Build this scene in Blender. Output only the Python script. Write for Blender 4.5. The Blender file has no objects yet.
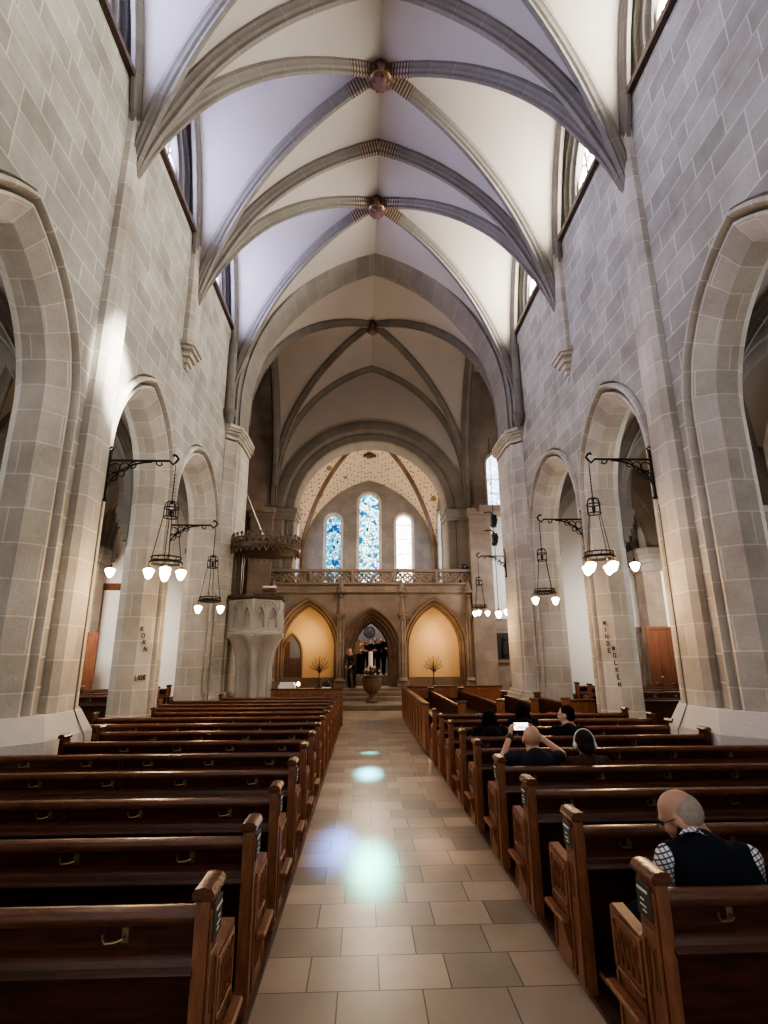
import bpy, bmesh, math, random
from mathutils import Vector, Matrix
random.seed(7)
C = bpy.context.scene.collection
PI = math.pi
sin, cos, sqrt = math.sin, math.cos, math.sqrt
V = Vector

# ------------------------------------------------------------------ mesh builder
class MB:
    def __init__(s):
        s.v = []; s.f = []; s.uv = []; s.mi = []; s.cur = 0
    def quad(s, pts, uv=None):
        i = len(s.v); s.v += [tuple(p) for p in pts]
        s.f.append(tuple(range(i, i + len(pts)))); s.uv.append(uv); s.mi.append(s.cur)
        return s
    def raw(s, verts, faces, uvs=None):
        i = len(s.v); s.v += [tuple(p) for p in verts]
        for k, f in enumerate(faces):
            s.f.append(tuple(a + i for a in f)); s.uv.append(uvs[k] if uvs else None); s.mi.append(s.cur)
        return s
    def box(s, x0, x1, y0, y1, z0, z1, bev=0.0):
        if bev > 0:
            b = min(bev, abs(x1-x0)/2.01, abs(y1-y0)/2.01, abs(z1-z0)/2.01)
            pts = []
            for sx, xa in ((1, x0), (-1, x1)):
                for sy, ya in ((1, y0), (-1, y1)):
                    for sz, za in ((1, z0), (-1, z1)):
                        pts += [(xa, ya+sy*b, za+sz*b), (xa+sx*b, ya, za+sz*b), (xa+sx*b, ya+sy*b, za)]
            bm = bmesh.new()
            for p in pts: bm.verts.new(p)
            bmesh.ops.convex_hull(bm, input=bm.verts)
            bm.verts.index_update()
            s.raw([v.co[:] for v in bm.verts], [[v.index for v in f.verts] for f in bm.faces])
            bm.free(); return s
        v = [(x0,y0,z0),(x1,y0,z0),(x1,y1,z0),(x0,y1,z0),(x0,y0,z1),(x1,y0,z1),(x1,y1,z1),(x0,y1,z1)]
        return s.raw(v, [(0,3,2,1),(4,5,6,7),(0,1,5,4),(1,2,6,5),(2,3,7,6),(3,0,4,7)])
    def prism(s, poly, a, b, axis='x', cap=True):
        """poly in the two other axes, extruded along axis from a to b."""
        def P(p, t):
            if axis == 'x': return (t, p[0], p[1])
            if axis == 'y': return (p[0], t, p[1])
            return (p[0], p[1], t)
        n = len(poly)
        L = [0.0]
        for k in range(n):
            q, r = poly[k], poly[(k+1) % n]
            L.append(L[-1] + math.hypot(r[0]-q[0], r[1]-q[1]))
        for k in range(n):
            q, r = poly[k], poly[(k+1) % n]
            uv = [(L[k], a), (L[k+1], a), (L[k+1], b), (L[k], b)]
            s.quad([P(q,a), P(r,a), P(r,b), P(q,b)], uv)
        if cap:
            s.quad([P(p,a) for p in poly]); s.quad([P(p,b) for p in poly][::-1])
        return s
    def loft(s, rings, closed=True, caps=False):
        """rings: list of lists of points of equal length."""
        i0 = len(s.v); n = len(rings[0])
        for r in rings: s.v += [tuple(p) for p in r]
        m = n if closed else n-1
        lu = [0.0]
        r0 = rings[len(rings)//2]
        for k in range(n): lu.append(lu[-1] + (V(r0[(k+1) % n]) - V(r0[k])).length)
        lv = [0.0]
        for j in range(len(rings)-1): lv.append(lv[-1] + (V(rings[j+1][0]) - V(rings[j][0])).length)
        for j in range(len(rings)-1):
            for k in range(m):
                k2 = (k+1) % n
                s.f.append((i0+j*n+k, i0+j*n+k2, i0+(j+1)*n+k2, i0+(j+1)*n+k))
                s.uv.append([(lu[k],lv[j]),(lu[k+1],lv[j]),(lu[k+1],lv[j+1]),(lu[k],lv[j+1])]); s.mi.append(s.cur)
        if caps:
            s.f.append(tuple(i0+k for k in range(n))[::-1]); s.uv.append(None); s.mi.append(s.cur)
            e = i0+(len(rings)-1)*n
            s.f.append(tuple(e+k for k in range(n))); s.uv.append(None); s.mi.append(s.cur)
        return s
    def lathe(s, prof, c=(0,0,0), n=20, caps=True, sx=1, sy=1, rot=0):
        rings = [[(c[0]+r*cos(2*PI*k/n+rot)*sx, c[1]+r*sin(2*PI*k/n+rot)*sy, c[2]+z) for k in range(n)] for r, z in prof]
        return s.loft(rings, True, caps)
    def tube(s, pts, r, n=8, caps=True):
        pts = [V(p) for p in pts]; rings = []
        up = None
        for j, p in enumerate(pts):
            t = (pts[min(j+1, len(pts)-1)] - pts[max(j-1, 0)]).normalized()
            if up is None:
                up = V((0,0,1)) if abs(t.z) < .9 else V((1,0,0))
            a = t.cross(up)
            if a.length < 1e-4: a = t.cross(V((0.3,1,0.2)))
            a.normalize(); b = a.cross(t).normalized(); up = b
            rr = r[j] if isinstance(r, (list, tuple)) else r
            rings.append([p + a*cos(2*PI*k/n)*rr + b*sin(2*PI*k/n)*rr for k in range(n)])
        return s.loft(rings, True, caps)
    def sphere(s, c, r, nu=12, nv=8, M=None):
        rx, ry, rz = r if isinstance(r, (list, tuple)) else (r, r, r)
        rings = []
        for j in range(nv+1):
            t = PI*j/nv; t = min(max(t, .02), PI-.02)
            ring = []
            for k in range(nu):
                p = V((rx*sin(t)*cos(2*PI*k/nu), ry*sin(t)*sin(2*PI*k/nu), -rz*cos(t)))
                if M: p = M @ p
                ring.append(p + V(c))
            rings.append(ring)
        return s.loft(rings, True, True)
    def capsule(s, a, b, ra, rb, n=12):
        a, b = V(a), V(b); t = (b-a); L = t.length or 1e-6; t.normalize()
        u = t.cross(V((0,0,1)) if abs(t.z) < .9 else V((1,0,0))).normalized(); w = u.cross(t)
        rings = []
        for j in range(1, 6):
            q = PI/2*(1-j/5)
            if j == 1: q = PI/2*.95
            rings.append((a - t*ra*sin(q), ra*cos(q)))
        for j in range(0, 5):
            q = PI/2*j/5 if j < 4 else PI/2*.95
            rings.append((b + t*rb*sin(q), rb*cos(q)))
        return s.loft([[c + u*cos(2*PI*k/n)*r + w*sin(2*PI*k/n)*r for k in range(n)] for c, r in rings], True, True)
    def build(s, name, mats, parent=None, smooth=35, loc=None, rotz=0, weld=False):
        me = bpy.data.meshes.new(name)
        me.from_pydata(s.v, [], s.f)
        uvl = me.uv_layers.new(name='UVMap')
        for p in me.polygons:
            uv = s.uv[p.index]
            if uv is None or len(uv) != p.loop_total:
                n = p.normal; ax = max(range(3), key=lambda k: abs(n[k]))
                for li in p.loop_indices:
                    co = me.vertices[me.loops[li].vertex_index].co
                    uvl.data[li].uv = (co[1], co[2]) if ax == 0 else ((co[0], co[2]) if ax == 1 else (co[0], co[1]))
            else:
                for k, li in enumerate(p.loop_indices): uvl.data[li].uv = uv[k]
            p.material_index = s.mi[p.index]
        if not isinstance(mats, (list, tuple)): mats = [mats]
        for m in mats: me.materials.append(m)
        bm = bmesh.new(); bm.from_mesh(me)
        if smooth: bmesh.ops.remove_doubles(bm, verts=bm.verts, dist=1e-5)
        bmesh.ops.recalc_face_normals(bm, faces=bm.faces)
        bm.to_mesh(me); bm.free()
        if smooth:
            for p in me.polygons: p.use_smooth = True
            me.set_sharp_from_angle(angle=math.radians(smooth))
        o = bpy.data.objects.new(name, me); C.objects.link(o)
        if parent: o.parent = parent
        if loc is not None: o.location = loc
        o.rotation_euler.z = rotz
        return o

def tag(o, label, cat, group=None, kind=None):
    o['label'] = label; o['category'] = cat
    if group: o['group'] = group
    if kind: o['kind'] = kind
    return o
def thing(name, label, cat, loc=(0,0,0), rotz=0, group=None, kind=None):
    o = bpy.data.objects.new(name, None); C.objects.link(o)
    o.empty_display_size = .1
    o.location = loc; o.rotation_euler = (0, 0, rotz)
    return tag(o, label, cat, group, kind)
def struct(mb, name, mat, label, cat, smooth=35):
    return tag(mb.build(name, mat, None, smooth), label, cat, None, 'structure')
def dup(root, loc, rotz=None, label=None, group=None):
    r = root.copy(); C.objects.link(r); r.location = loc
    if rotz is not None: r.rotation_euler = (0, 0, rotz)
    if label: r['label'] = label
    if group: r['group'] = group
    for ch in list(root.children):
        c = ch.copy(); C.objects.link(c); c.parent = r
        for g in list(ch.children):
            d = g.copy(); C.objects.link(d); d.parent = c
    return r

# ------------------------------------------------------------------ materials
def newmat(name):
    m = bpy.data.materials.new(name); m.use_nodes = True
    nt = m.node_tree; nt.nodes.clear()
    out = nt.nodes.new('ShaderNodeOutputMaterial')
    b = nt.nodes.new('ShaderNodeBsdfPrincipled')
    nt.links.new(b.outputs[0], out.inputs[0])
    return m, nt, b, out
def nn(nt, t, **kw):
    n = nt.nodes.new(t)
    for k, v in kw.items():
        if k in n.inputs: n.inputs[k].default_value = v
        else: setattr(n, k, v)
    return n
def col(c, a=1): return (c[0], c[1], c[2], a)
def plain(name, c, rough=.6, metal=0, noise=.15, nscale=8, emit=None, estr=0, spec=.5):
    m, nt, b, out = newmat(name)
    tc = nn(nt, 'ShaderNodeTexCoord')
    no = nn(nt, 'ShaderNodeTexNoise', Scale=nscale, Detail=4.0)
    nt.links.new(tc.outputs['Object'], no.inputs['Vector'])
    mx = nn(nt, 'ShaderNodeMix', data_type='RGBA')
    mx.inputs['A'].default_value = col([x*(1-noise) for x in c]); mx.inputs['B'].default_value = col([min(1, x*(1+noise)) for x in c])
    nt.links.new(no.outputs['Fac'], mx.inputs['Factor'])
    nt.links.new(mx.outputs['Result'], b.inputs['Base Color'])
    b.inputs['Roughness'].default_value = rough; b.inputs['Metallic'].default_value = metal
    b.inputs['Specular IOR Level'].default_value = spec
    if emit:
        b.inputs['Emission Color'].default_value = col(emit); b.inputs['Emission Strength'].default_value = estr
    return m
def stone(name, c1, c2, mortar, bw=.66, rh=.36, msize=.012, rough=.85, stain=.25, bump=.25):
    m, nt, b, out = newmat(name)
    uv = nn(nt, 'ShaderNodeTexCoord')
    br = nn(nt, 'ShaderNodeTexBrick', Scale=1.0)
    br.inputs['Brick Width'].default_value = bw; br.inputs['Row Height'].default_value = rh
    br.inputs['Mortar Size'].default_value = msize; br.inputs['Mortar Smooth'].default_value = .4
    br.inputs['Bias'].default_value = 0.0
    br.inputs['Color1'].default_value = col(c1); br.inputs['Color2'].default_value = col(c2); br.inputs['Mortar'].default_value = col(mortar)
    br.offset = .5; br.squash = 1.25; br.squash_frequency = 3
    nt.links.new(uv.outputs['UV'], br.inputs['Vector'])
    n1 = nn(nt, 'ShaderNodeTexNoise', Scale=.9, Detail=6.0, Roughness=.65)
    n2 = nn(nt, 'ShaderNodeTexNoise', Scale=30.0, Detail=3.0)
    nt.links.new(uv.outputs['Object'], n1.inputs['Vector']); nt.links.new(uv.outputs['Object'], n2.inputs['Vector'])
    cr = nn(nt, 'ShaderNodeValToRGB')
    cr.color_ramp.elements[0].position = .3; cr.color_ramp.elements[0].color = col([1-stain*1.0, 1-stain*1.1, 1-stain*1.25])
    cr.color_ramp.elements[1].position = .7; cr.color_ramp.elements[1].color = (1.08, 1.06, 1.03, 1)
    nt.links.new(n1.outputs['Fac'], cr.inputs[0])
    mu = nn(nt, 'ShaderNodeMix', data_type='RGBA', blend_type='MULTIPLY'); mu.inputs['Factor'].default_value = 1
    nt.links.new(br.outputs['Color'], mu.inputs['A']); nt.links.new(cr.outputs[0], mu.inputs['B'])
    mu2 = nn(nt, 'ShaderNodeMix', data_type='RGBA', blend_type='OVERLAY'); mu2.inputs['Factor'].default_value = .18
    nt.links.new(mu.outputs['Result'], mu2.inputs['A']); nt.links.new(n2.outputs['Color'], mu2.inputs['B'])
    nt.links.new(mu2.outputs['Result'], b.inputs['Base Color'])
    b.inputs['Roughness'].default_value = rough; b.inputs['Specular IOR Level'].default_value = .25
    bp = nn(nt, 'ShaderNodeBump', Strength=bump, Distance=.02)
    nt.links.new(n2.outputs['Fac'], bp.inputs['Height']); nt.links.new(bp.outputs[0], b.inputs['Normal'])
    return m
def wood(name, c1, c2, rough=.35, scale=(2, 2, 2), spec=.5):
    m, nt, b, out = newmat(name)
    tc = nn(nt, 'ShaderNodeTexCoord'); mp = nn(nt, 'ShaderNodeMapping')
    mp.inputs['Scale'].default_value = scale
    nt.links.new(tc.outputs['Object'], mp.inputs['Vector'])
    no = nn(nt, 'ShaderNodeTexNoise', Scale=4.0, Detail=8.0, Roughness=.6, Distortion=.6)
    nt.links.new(mp.outputs[0], no.inputs['Vector'])
    cr = nn(nt, 'ShaderNodeValToRGB')
    cr.color_ramp.elements[0].position = .35; cr.color_ramp.elements[0].color = col(c1)
    cr.color_ramp.elements[1].position = .68; cr.color_ramp.elements[1].color = col(c2)
    nt.links.new(no.outputs['Fac'], cr.inputs[0]); nt.links.new(cr.outputs[0], b.inputs['Base Color'])
    b.inputs['Roughness'].default_value = rough; b.inputs['Specular IOR Level'].default_value = spec
    bp = nn(nt, 'ShaderNodeBump', Strength=.08, Distance=.01)
    nt.links.new(no.outputs['Fac'], bp.inputs['Height']); nt.links.new(bp.outputs[0], b.inputs['Normal'])
    return m
def glass_stained(name, stops, scale, strength, lead=.035, sy=1.0, tint=None):
    """emissive mosaic of coloured panes between dark lead lines, mapped on the pane's own UVs"""
    m, nt, b, out = newmat(name)
    tc = nn(nt, 'ShaderNodeTexCoord'); mp = nn(nt, 'ShaderNodeMapping'); mp.inputs['Scale'].default_value = (1, sy, 1)
    nt.links.new(tc.outputs['UV'], mp.inputs['Vector'])
    vo = nn(nt, 'ShaderNodeTexVoronoi', Scale=scale); ve = nn(nt, 'ShaderNodeTexVoronoi', Scale=scale, feature='DISTANCE_TO_EDGE')
    nt.links.new(mp.outputs[0], vo.inputs['Vector']); nt.links.new(mp.outputs[0], ve.inputs['Vector'])
    no = nn(nt, 'ShaderNodeTexNoise', Scale=scale*.35, Detail=2.0); nt.links.new(mp.outputs[0], no.inputs['Vector'])
    sep = nn(nt, 'ShaderNodeSeparateColor'); nt.links.new(vo.outputs['Color'], sep.inputs[0])
    ad = nn(nt, 'ShaderNodeMath', operation='MULTIPLY_ADD'); ad.inputs[1].default_value = .55
    nt.links.new(sep.outputs[0], ad.inputs[0])
    sc = nn(nt, 'ShaderNodeMath', operation='MULTIPLY_ADD'); sc.inputs[1].default_value = 1.6; sc.inputs[2].default_value = -.57
    nt.links.new(no.outputs['Fac'], sc.inputs[0]); nt.links.new(sc.outputs[0], ad.inputs[2])
    cr = nn(nt, 'ShaderNodeValToRGB'); cr.color_ramp.interpolation = 'CONSTANT'
    els = cr.color_ramp.elements
    els[0].position = stops[0][0]; els[0].color = col(stops[0][1])
    els[1].position = stops[1][0]; els[1].color = col(stops[1][1])
    for p, c in stops[2:]:
        e = els.new(p); e.color = col(c)
    nt.links.new(ad.outputs[0], cr.inputs[0])
    ld = nn(nt, 'ShaderNodeMath', operation='GREATER_THAN'); ld.inputs[1].default_value = lead
    nt.links.new(ve.outputs['Distance'], ld.inputs[0])
    st = nn(nt, 'ShaderNodeMath', operation='MULTIPLY'); st.inputs[1].default_value = strength
    nt.links.new(ld.outputs[0], st.inputs[0])
    b.inputs['Base Color'].default_value = (.01, .01, .012, 1); b.inputs['Roughness'].default_value = .3
    nt.links.new(cr.outputs[0], b.inputs['Emission Color']); nt.links.new(st.outputs[0], b.inputs['Emission Strength'])
    return m
def glass_leaded(name, c, strength, bw=.16, rh=.2):
    m, nt, b, out = newmat(name)
    tc = nn(nt, 'ShaderNodeTexCoord')
    br = nn(nt, 'ShaderNodeTexBrick', Scale=1.0); br.offset = 0
    br.inputs['Brick Width'].default_value = bw; br.inputs['Row Height'].default_value = rh; br.inputs['Mortar Size'].default_value = .009
    br.inputs['Color1'].default_value = col(c); br.inputs['Color2'].default_value = col([x*.8 for x in c]); br.inputs['Mortar'].default_value = (.02, .02, .02, 1)
    nt.links.new(tc.outputs['UV'], br.inputs['Vector'])
    b.inputs['Base Color'].default_value = (.02, .02, .02, 1)
    nt.links.new(br.outputs['Color'], b.inputs['Emission Color']); b.inputs['Emission Strength'].default_value = strength
    return m

M = {}
M['wall'] = stone('ashlar_wall', (.33,.32,.285), (.46,.44,.40), (.64,.62,.58), stain=.38)
M['pier'] = stone('ashlar_pier', (.48,.447,.395), (.58,.542,.487), (.74,.71,.66), bw=.9, rh=.44, msize=.010, stain=.36)
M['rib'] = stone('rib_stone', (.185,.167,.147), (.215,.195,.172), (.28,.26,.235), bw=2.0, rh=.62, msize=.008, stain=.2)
M['arch_brown'] = stone('screen_stone', (.20,.135,.095), (.245,.17,.12), (.27,.195,.145), bw=1.4, rh=.5, msize=.006, stain=.35)
M['screen_grey'] = stone('screen_grey_stone', (.26,.21,.17), (.32,.262,.215), (.30,.255,.215), bw=.9, rh=.4, msize=.006, stain=.4)
M['pulpit'] = stone('pulpit_stone', (.50,.475,.435), (.56,.53,.485), (.52,.49,.45), bw=3, rh=3, msize=.002, stain=.3)
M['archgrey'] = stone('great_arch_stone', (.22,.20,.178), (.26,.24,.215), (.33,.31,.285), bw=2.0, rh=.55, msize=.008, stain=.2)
M['recess'] = stone('recess_stone', (.20,.19,.18), (.24,.23,.22), (.30,.29,.28), bw=2, rh=.6, msize=.008, stain=.2)  # stone darkened so the shade of the window jambs is in its colour
M['chancel'] = stone('chancel_stone', (.21,.195,.185), (.26,.24,.225), (.25,.235,.22), bw=.9, rh=.4, msize=.006, stain=.3)
M['plinth'] = stone('plinth_stone', (.47,.45,.43), (.53,.51,.49), (.60,.58,.56), bw=1.4, rh=.6, msize=.008, stain=.15)
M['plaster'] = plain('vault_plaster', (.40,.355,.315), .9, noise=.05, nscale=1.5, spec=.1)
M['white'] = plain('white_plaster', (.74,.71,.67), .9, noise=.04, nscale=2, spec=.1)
M['cream'] = plain('cream_plaster', (.66,.44,.215), .9, noise=.06, nscale=2, spec=.1)
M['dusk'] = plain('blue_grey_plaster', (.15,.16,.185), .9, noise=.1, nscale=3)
M['wood'] = wood('dark_pew_wood', (.030,.0075,.0045), (.078,.019,.0105), .30, (1.2, 7, 7))
M['rail'] = wood('worn_rail_wood', (.085,.029,.015), (.16,.064,.034), .27, (1.5, 9, 9))
M['endwood'] = wood('bench_end_wood', (.16,.058,.027), (.30,.12,.055), .38, (7, 7, 1.4))
M['board'] = wood('platform_boards', (.05,.02,.012), (.11,.05,.03), .5, (6, 1, 6))
M['oak'] = wood('oak_door', (.10,.035,.016), (.17,.066,.03), .4, (5, 5, 1))
M['carved'] = wood('carved_dark_oak', (.035,.018,.011), (.11,.062,.038), .5, (6, 6, 6))
M['iron'] = plain('wrought_iron', (.018,.016,.016), .5, .6, .2)
M['brass'] = plain('dull_brass', (.30,.23,.13), .4, .9, .2)
M['nickel'] = plain('worn_nickel', (.42,.38,.33), .3, .9, .1)
M['card'] = plain('dark_card', (.06,.055,.045), .6, noise=.1)
M['paper'] = plain('white_paper', (.85,.84,.80), .7, noise=.03)
M['ink'] = plain('black_paint', (.02,.018,.016), .7)
M['dark'] = plain('dark_cloth', (.02,.012,.01), .9)
M['black'] = plain('black_plastic', (.012,.012,.013), .4)
M['shade'] = plain('lit_opal_glass', (.9,.8,.65), .3, noise=.02, emit=(1,.72,.42), estr=7)
M['gold'] = plain('gilded', (.20,.115,.045), .4, .7, .3, 20)
M['redpaint'] = plain('painted_red_brown', (.10,.045,.032), .6, noise=.5, nscale=14)
M['wire'] = plain('grey_cable', (.10,.09,.085), .6)
def floor_mat():
    m, nt, b, out = newmat('worn_floor_slabs')
    tc = nn(nt, 'ShaderNodeTexCoord'); mp = nn(nt, 'ShaderNodeMapping'); mp.inputs['Location'].default_value = (.13, .09, 0)
    nt.links.new(tc.outputs['Object'], mp.inputs['Vector'])
    br = nn(nt, 'ShaderNodeTexBrick', Scale=1.0); br.offset = .43; br.squash = .86; br.squash_frequency = 2
    br.inputs['Brick Width'].default_value = .47; br.inputs['Row Height'].default_value = .365; br.inputs['Mortar Size'].default_value = .004
    br.inputs['Bias'].default_value = -.15
    br.inputs['Color1'].default_value = (.55, .44, .32, 1); br.inputs['Color2'].default_value = (.26, .215, .165, 1); br.inputs['Mortar'].default_value = (.10, .075, .05, 1)
    nt.links.new(mp.outputs[0], br.inputs['Vector'])
    no = nn(nt, 'ShaderNodeTexNoise', Scale=2.2, Detail=5.0, Roughness=.5); nt.links.new(tc.outputs['Object'], no.inputs['Vector'])
    cr = nn(nt, 'ShaderNodeValToRGB')
    cr.color_ramp.elements[0].position = .25; cr.color_ramp.elements[0].color = (.82, .80, .78, 1)
    cr.color_ramp.elements[1].position = .75; cr.color_ramp.elements[1].color = (1.06, 1.06, 1.06, 1)
    nt.links.new(no.outputs['Fac'], cr.inputs[0])
    mu = nn(nt, 'ShaderNodeMix', data_type='RGBA', blend_type='MULTIPLY'); mu.inputs['Factor'].default_value = 1
    nt.links.new(br.outputs['Color'], mu.inputs['A']); nt.links.new(cr.outputs[0], mu.inputs['B'])
    nt.links.new(mu.outputs['Result'], b.inputs['Base Color'])
    mr = nn(nt, 'ShaderNodeMapRange'); mr.inputs['To Min'].default_value = .27; mr.inputs['To Max'].default_value = .34
    nt.links.new(no.outputs['Fac'], mr.inputs['Value']); nt.links.new(mr.outputs[0], b.inputs['Roughness'])
    b.inputs['Specular IOR Level'].default_value = .55
    n2 = nn(nt, 'ShaderNodeTexNoise', Scale=6.0, Detail=3.0); nt.links.new(tc.outputs['Object'], n2.inputs['Vector'])
    bp = nn(nt, 'ShaderNodeBump', Strength=.03, Distance=.02); nt.links.new(n2.outputs['Fac'], bp.inputs['Height'])
    bp2 = nn(nt, 'ShaderNodeBump', Strength=.3, Distance=.004, invert=True); nt.links.new(br.outputs['Fac'], bp2.inputs['Height'])
    nt.links.new(bp.outputs[0], bp2.inputs['Normal']); nt.links.new(bp2.outputs[0], b.inputs['Normal'])
    return m
def star_mat():
    m, nt, b, out = newmat('starred_vault_plaster')
    tc = nn(nt, 'ShaderNodeTexCoord')
    vo = nn(nt, 'ShaderNodeTexVoronoi', Scale=4.8, Randomness=.35); nt.links.new(tc.outputs['Object'], vo.inputs['Vector'])
    v2 = nn(nt, 'ShaderNodeTexVoronoi', Scale=.75, Randomness=.5); nt.links.new(tc.outputs['Object'], v2.inputs['Vector'])
    a = nn(nt, 'ShaderNodeMath', operation='LESS_THAN'); a.inputs[1].default_value = .28; nt.links.new(vo.outputs['Distance'], a.inputs[0])
    c = nn(nt, 'ShaderNodeMath', operation='LESS_THAN'); c.inputs[1].default_value = .13; nt.links.new(v2.outputs['Distance'], c.inputs[0])
    mx = nn(nt, 'ShaderNodeMath', operation='MAXIMUM'); nt.links.new(a.outputs[0], mx.inputs[0]); nt.links.new(c.outputs[0], mx.inputs[1])
    mi = nn(nt, 'ShaderNodeMix', data_type='RGBA'); mi.inputs['A'].default_value = (.66, .53, .38, 1); mi.inputs['B'].default_value = (.27, .17, .09, 1)
    nt.links.new(mx.outputs[0], mi.inputs['Factor']); nt.links.new(mi.outputs['Result'], b.inputs['Base Color'])
    b.inputs['Roughness'].default_value = .85; b.inputs['Specular IOR Level'].default_value = .1
    return m
def stripes(name, c1, c2, scale, direction='Y', rough=.6):
    m, nt, b, out = newmat(name)
    tc = nn(nt, 'ShaderNodeTexCoord')
    w = nn(nt, 'ShaderNodeTexWave', Scale=scale, Distortion=0.0); w.bands_direction = direction
    nt.links.new(tc.outputs['UV'], w.inputs['Vector'])
    cr = nn(nt, 'ShaderNodeValToRGB'); cr.color_ramp.interpolation = 'CONSTANT'
    cr.color_ramp.elements[0].color = col(c1); cr.color_ramp.elements[1].position = .5; cr.color_ramp.elements[1].color = col(c2)
    nt.links.new(w.outputs['Fac'], cr.inputs[0]); nt.links.new(cr.outputs[0], b.inputs['Base Color'])
    b.inputs['Roughness'].default_value = rough
    return m
M['floor'] = floor_mat(); M['stars'] = star_mat()
M['band'] = stripes('striped_rib_paint', (.045,.025,.018), (.25,.18,.13), 4.2)
BLUES = [(0,(.02,.08,.30)), (.16,(.05,.28,.55)), (.30,(.12,.55,.62)), (.42,(.75,.85,.9)), (.56,(.30,.70,.72)), (.68,(.9,.95,1)), (.80,(.10,.35,.60)), (.90,(.85,.9,.8))]
M['glassC'] = glass_stained('stained_glass_centre', [(0,(.0,.05,.20)), (.24,(.0,.25,.42)), (.34,(.02,.48,.50)), (.44,(.9,.97,1)), (.58,(.25,.75,.72)), (.68,(.95,1,1)), (.84,(.0,.28,.50)), (.93,(.5,.33,.2))], 6.5, 1.5, lead=.05)
M['glassL'] = glass_stained('stained_glass_blue', [(0,(.0,.03,.14)), (.24,(.0,.22,.42)), (.40,(.02,.42,.52)), (.52,(.75,.9,.95)), (.62,(.0,.26,.48)), (.76,(.4,.75,.8)), (.88,(.0,.08,.24))], 6.5, 1.1, lead=.05)
M['glassR'] = glass_stained('stained_glass_pale', [(0,(.75,.62,.42)), (.10,(1,.97,.90)), (.45,(1,.99,.95)), (.60,(.95,.85,.68)), (.68,(1,.98,.93)), (.86,(.7,.42,.2)), (.93,(.9,.9,.85))], 6.0, 3.0)
M['glassT'] = glass_stained('stained_glass_transept', [(0,(.35,.45,.75)), (.2,(.6,.68,.95)), (.5,(.72,.80,1)), (.66,(.95,.97,1)), (.80,(.3,.75,.75)), (.88,(.65,.72,.98))], 3.5, 1.6, lead=.02)
M['glassS'] = glass_leaded('side_window_glass', (.55,.68,1.0), 2.2)
M['clearL'] = glass_leaded('clerestory_glass_left', (.53,.58,1.0), 16, .2, .26)
M['clearR'] = glass_leaded('clerestory_glass_right', (1.0,.97,.89), 22, .2, .26)
M['aisleglass'] = glass_leaded('aisle_window_glass', (.95,.97,1.0), 3.5, .2, .26)

# ------------------------------------------------------------------ arches and walls
AX, HW = .33, 4.33
XL, XR = AX-HW, AX+HW
def arch_pts(c, h, spring, apex, n, z0, N=16):
    rise = apex - spring
    R = (h*h + rise*rise)/(2*h) if rise > h else h
    off = R - h; r = R - n
    pts = [(c-h+n, z0), (c-h+n, spring)]
    th = math.acos(max(-1, min(1, off/r)))
    for k in range(1, N+1):
        t = th*k/N
        pts.append((c + off - r*cos(t), spring + r*sin(t)))
    m = [(2*c - y, z) for y, z in pts[:-1]][::-1]
    return pts + m
def arch_sweep(mb, mapf, c, h, spring, apex, prof, z0, N=16):
    cols = [arch_pts(c, h, spring, apex, n, z0, N) for n, d in prof]
    lv = [0]
    base = cols[0]
    for k in range(len(base)-1): lv.append(lv[-1] + math.hypot(base[k+1][0]-base[k][0], base[k+1][1]-base[k][1]))
    lu = [0]
    for k in range(len(prof)-1): lu.append(lu[-1] + math.hypot(prof[k+1][0]-prof[k][0], prof[k+1][1]-prof[k][1]))
    for k in range(len(prof)-1):
        for j in range(len(base)-1):
            a, b2 = cols[k], cols[k+1]
            mb.quad([mapf(a[j][0], a[j][1], prof[k][1]), mapf(a[j+1][0], a[j+1][1], prof[k][1]),
                     mapf(b2[j+1][0], b2[j+1][1], prof[k+1][1]), mapf(b2[j][0], b2[j][1], prof[k+1][1])],
                    [(lu[k], lv[j]), (lu[k], lv[j+1]), (lu[k+1], lv[j+1]), (lu[k+1], lv[j])])
def wall_holes(mb, mapf, y0, y1, z0, ztop, holes, d=0, N=16):
    zt = ztop if callable(ztop) else (lambda y: ztop)
    def Q(a, b, za, zb, ta, tb):
        if a >= b - 1e-6: return
        mb.quad([mapf(a, za, d), mapf(b, zb, d), mapf(b, tb, d), mapf(a, ta, d)], [(a, za), (b, zb), (b, tb), (a, ta)])
    def solid(a, b):
        n = max(1, int((b-a)/.5)) if callable(ztop) else 1
        for k in range(n):
            p, q = a+(b-a)*k/n, a+(b-a)*(k+1)/n
            Q(p, q, z0, z0, zt(p), zt(q))
    y = y0
    for c, h, spring, apex, zs in holes:
        solid(y, c-h)
        pts = arch_pts(c, h, spring, apex, 0, zs, N)[1:-1]
        for k in range(len(pts)-1):
            (a, za), (b, zb) = pts[k], pts[k+1]
            Q(a, b, za, zb, max(zt(a), za), max(zt(b), zb))
        if zs > z0 + 1e-4: Q(c-h, c+h, z0, z0, zs, zs)
        y = c+h
    solid(y, y1)
def sideX(s, off0=HW):
    return lambda y, z, d: (AX + s*(off0 + d), y, z)
def facingY(y0, sgn=1):
    return lambda x, z, d: (x, y0 + sgn*d, z)

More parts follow.
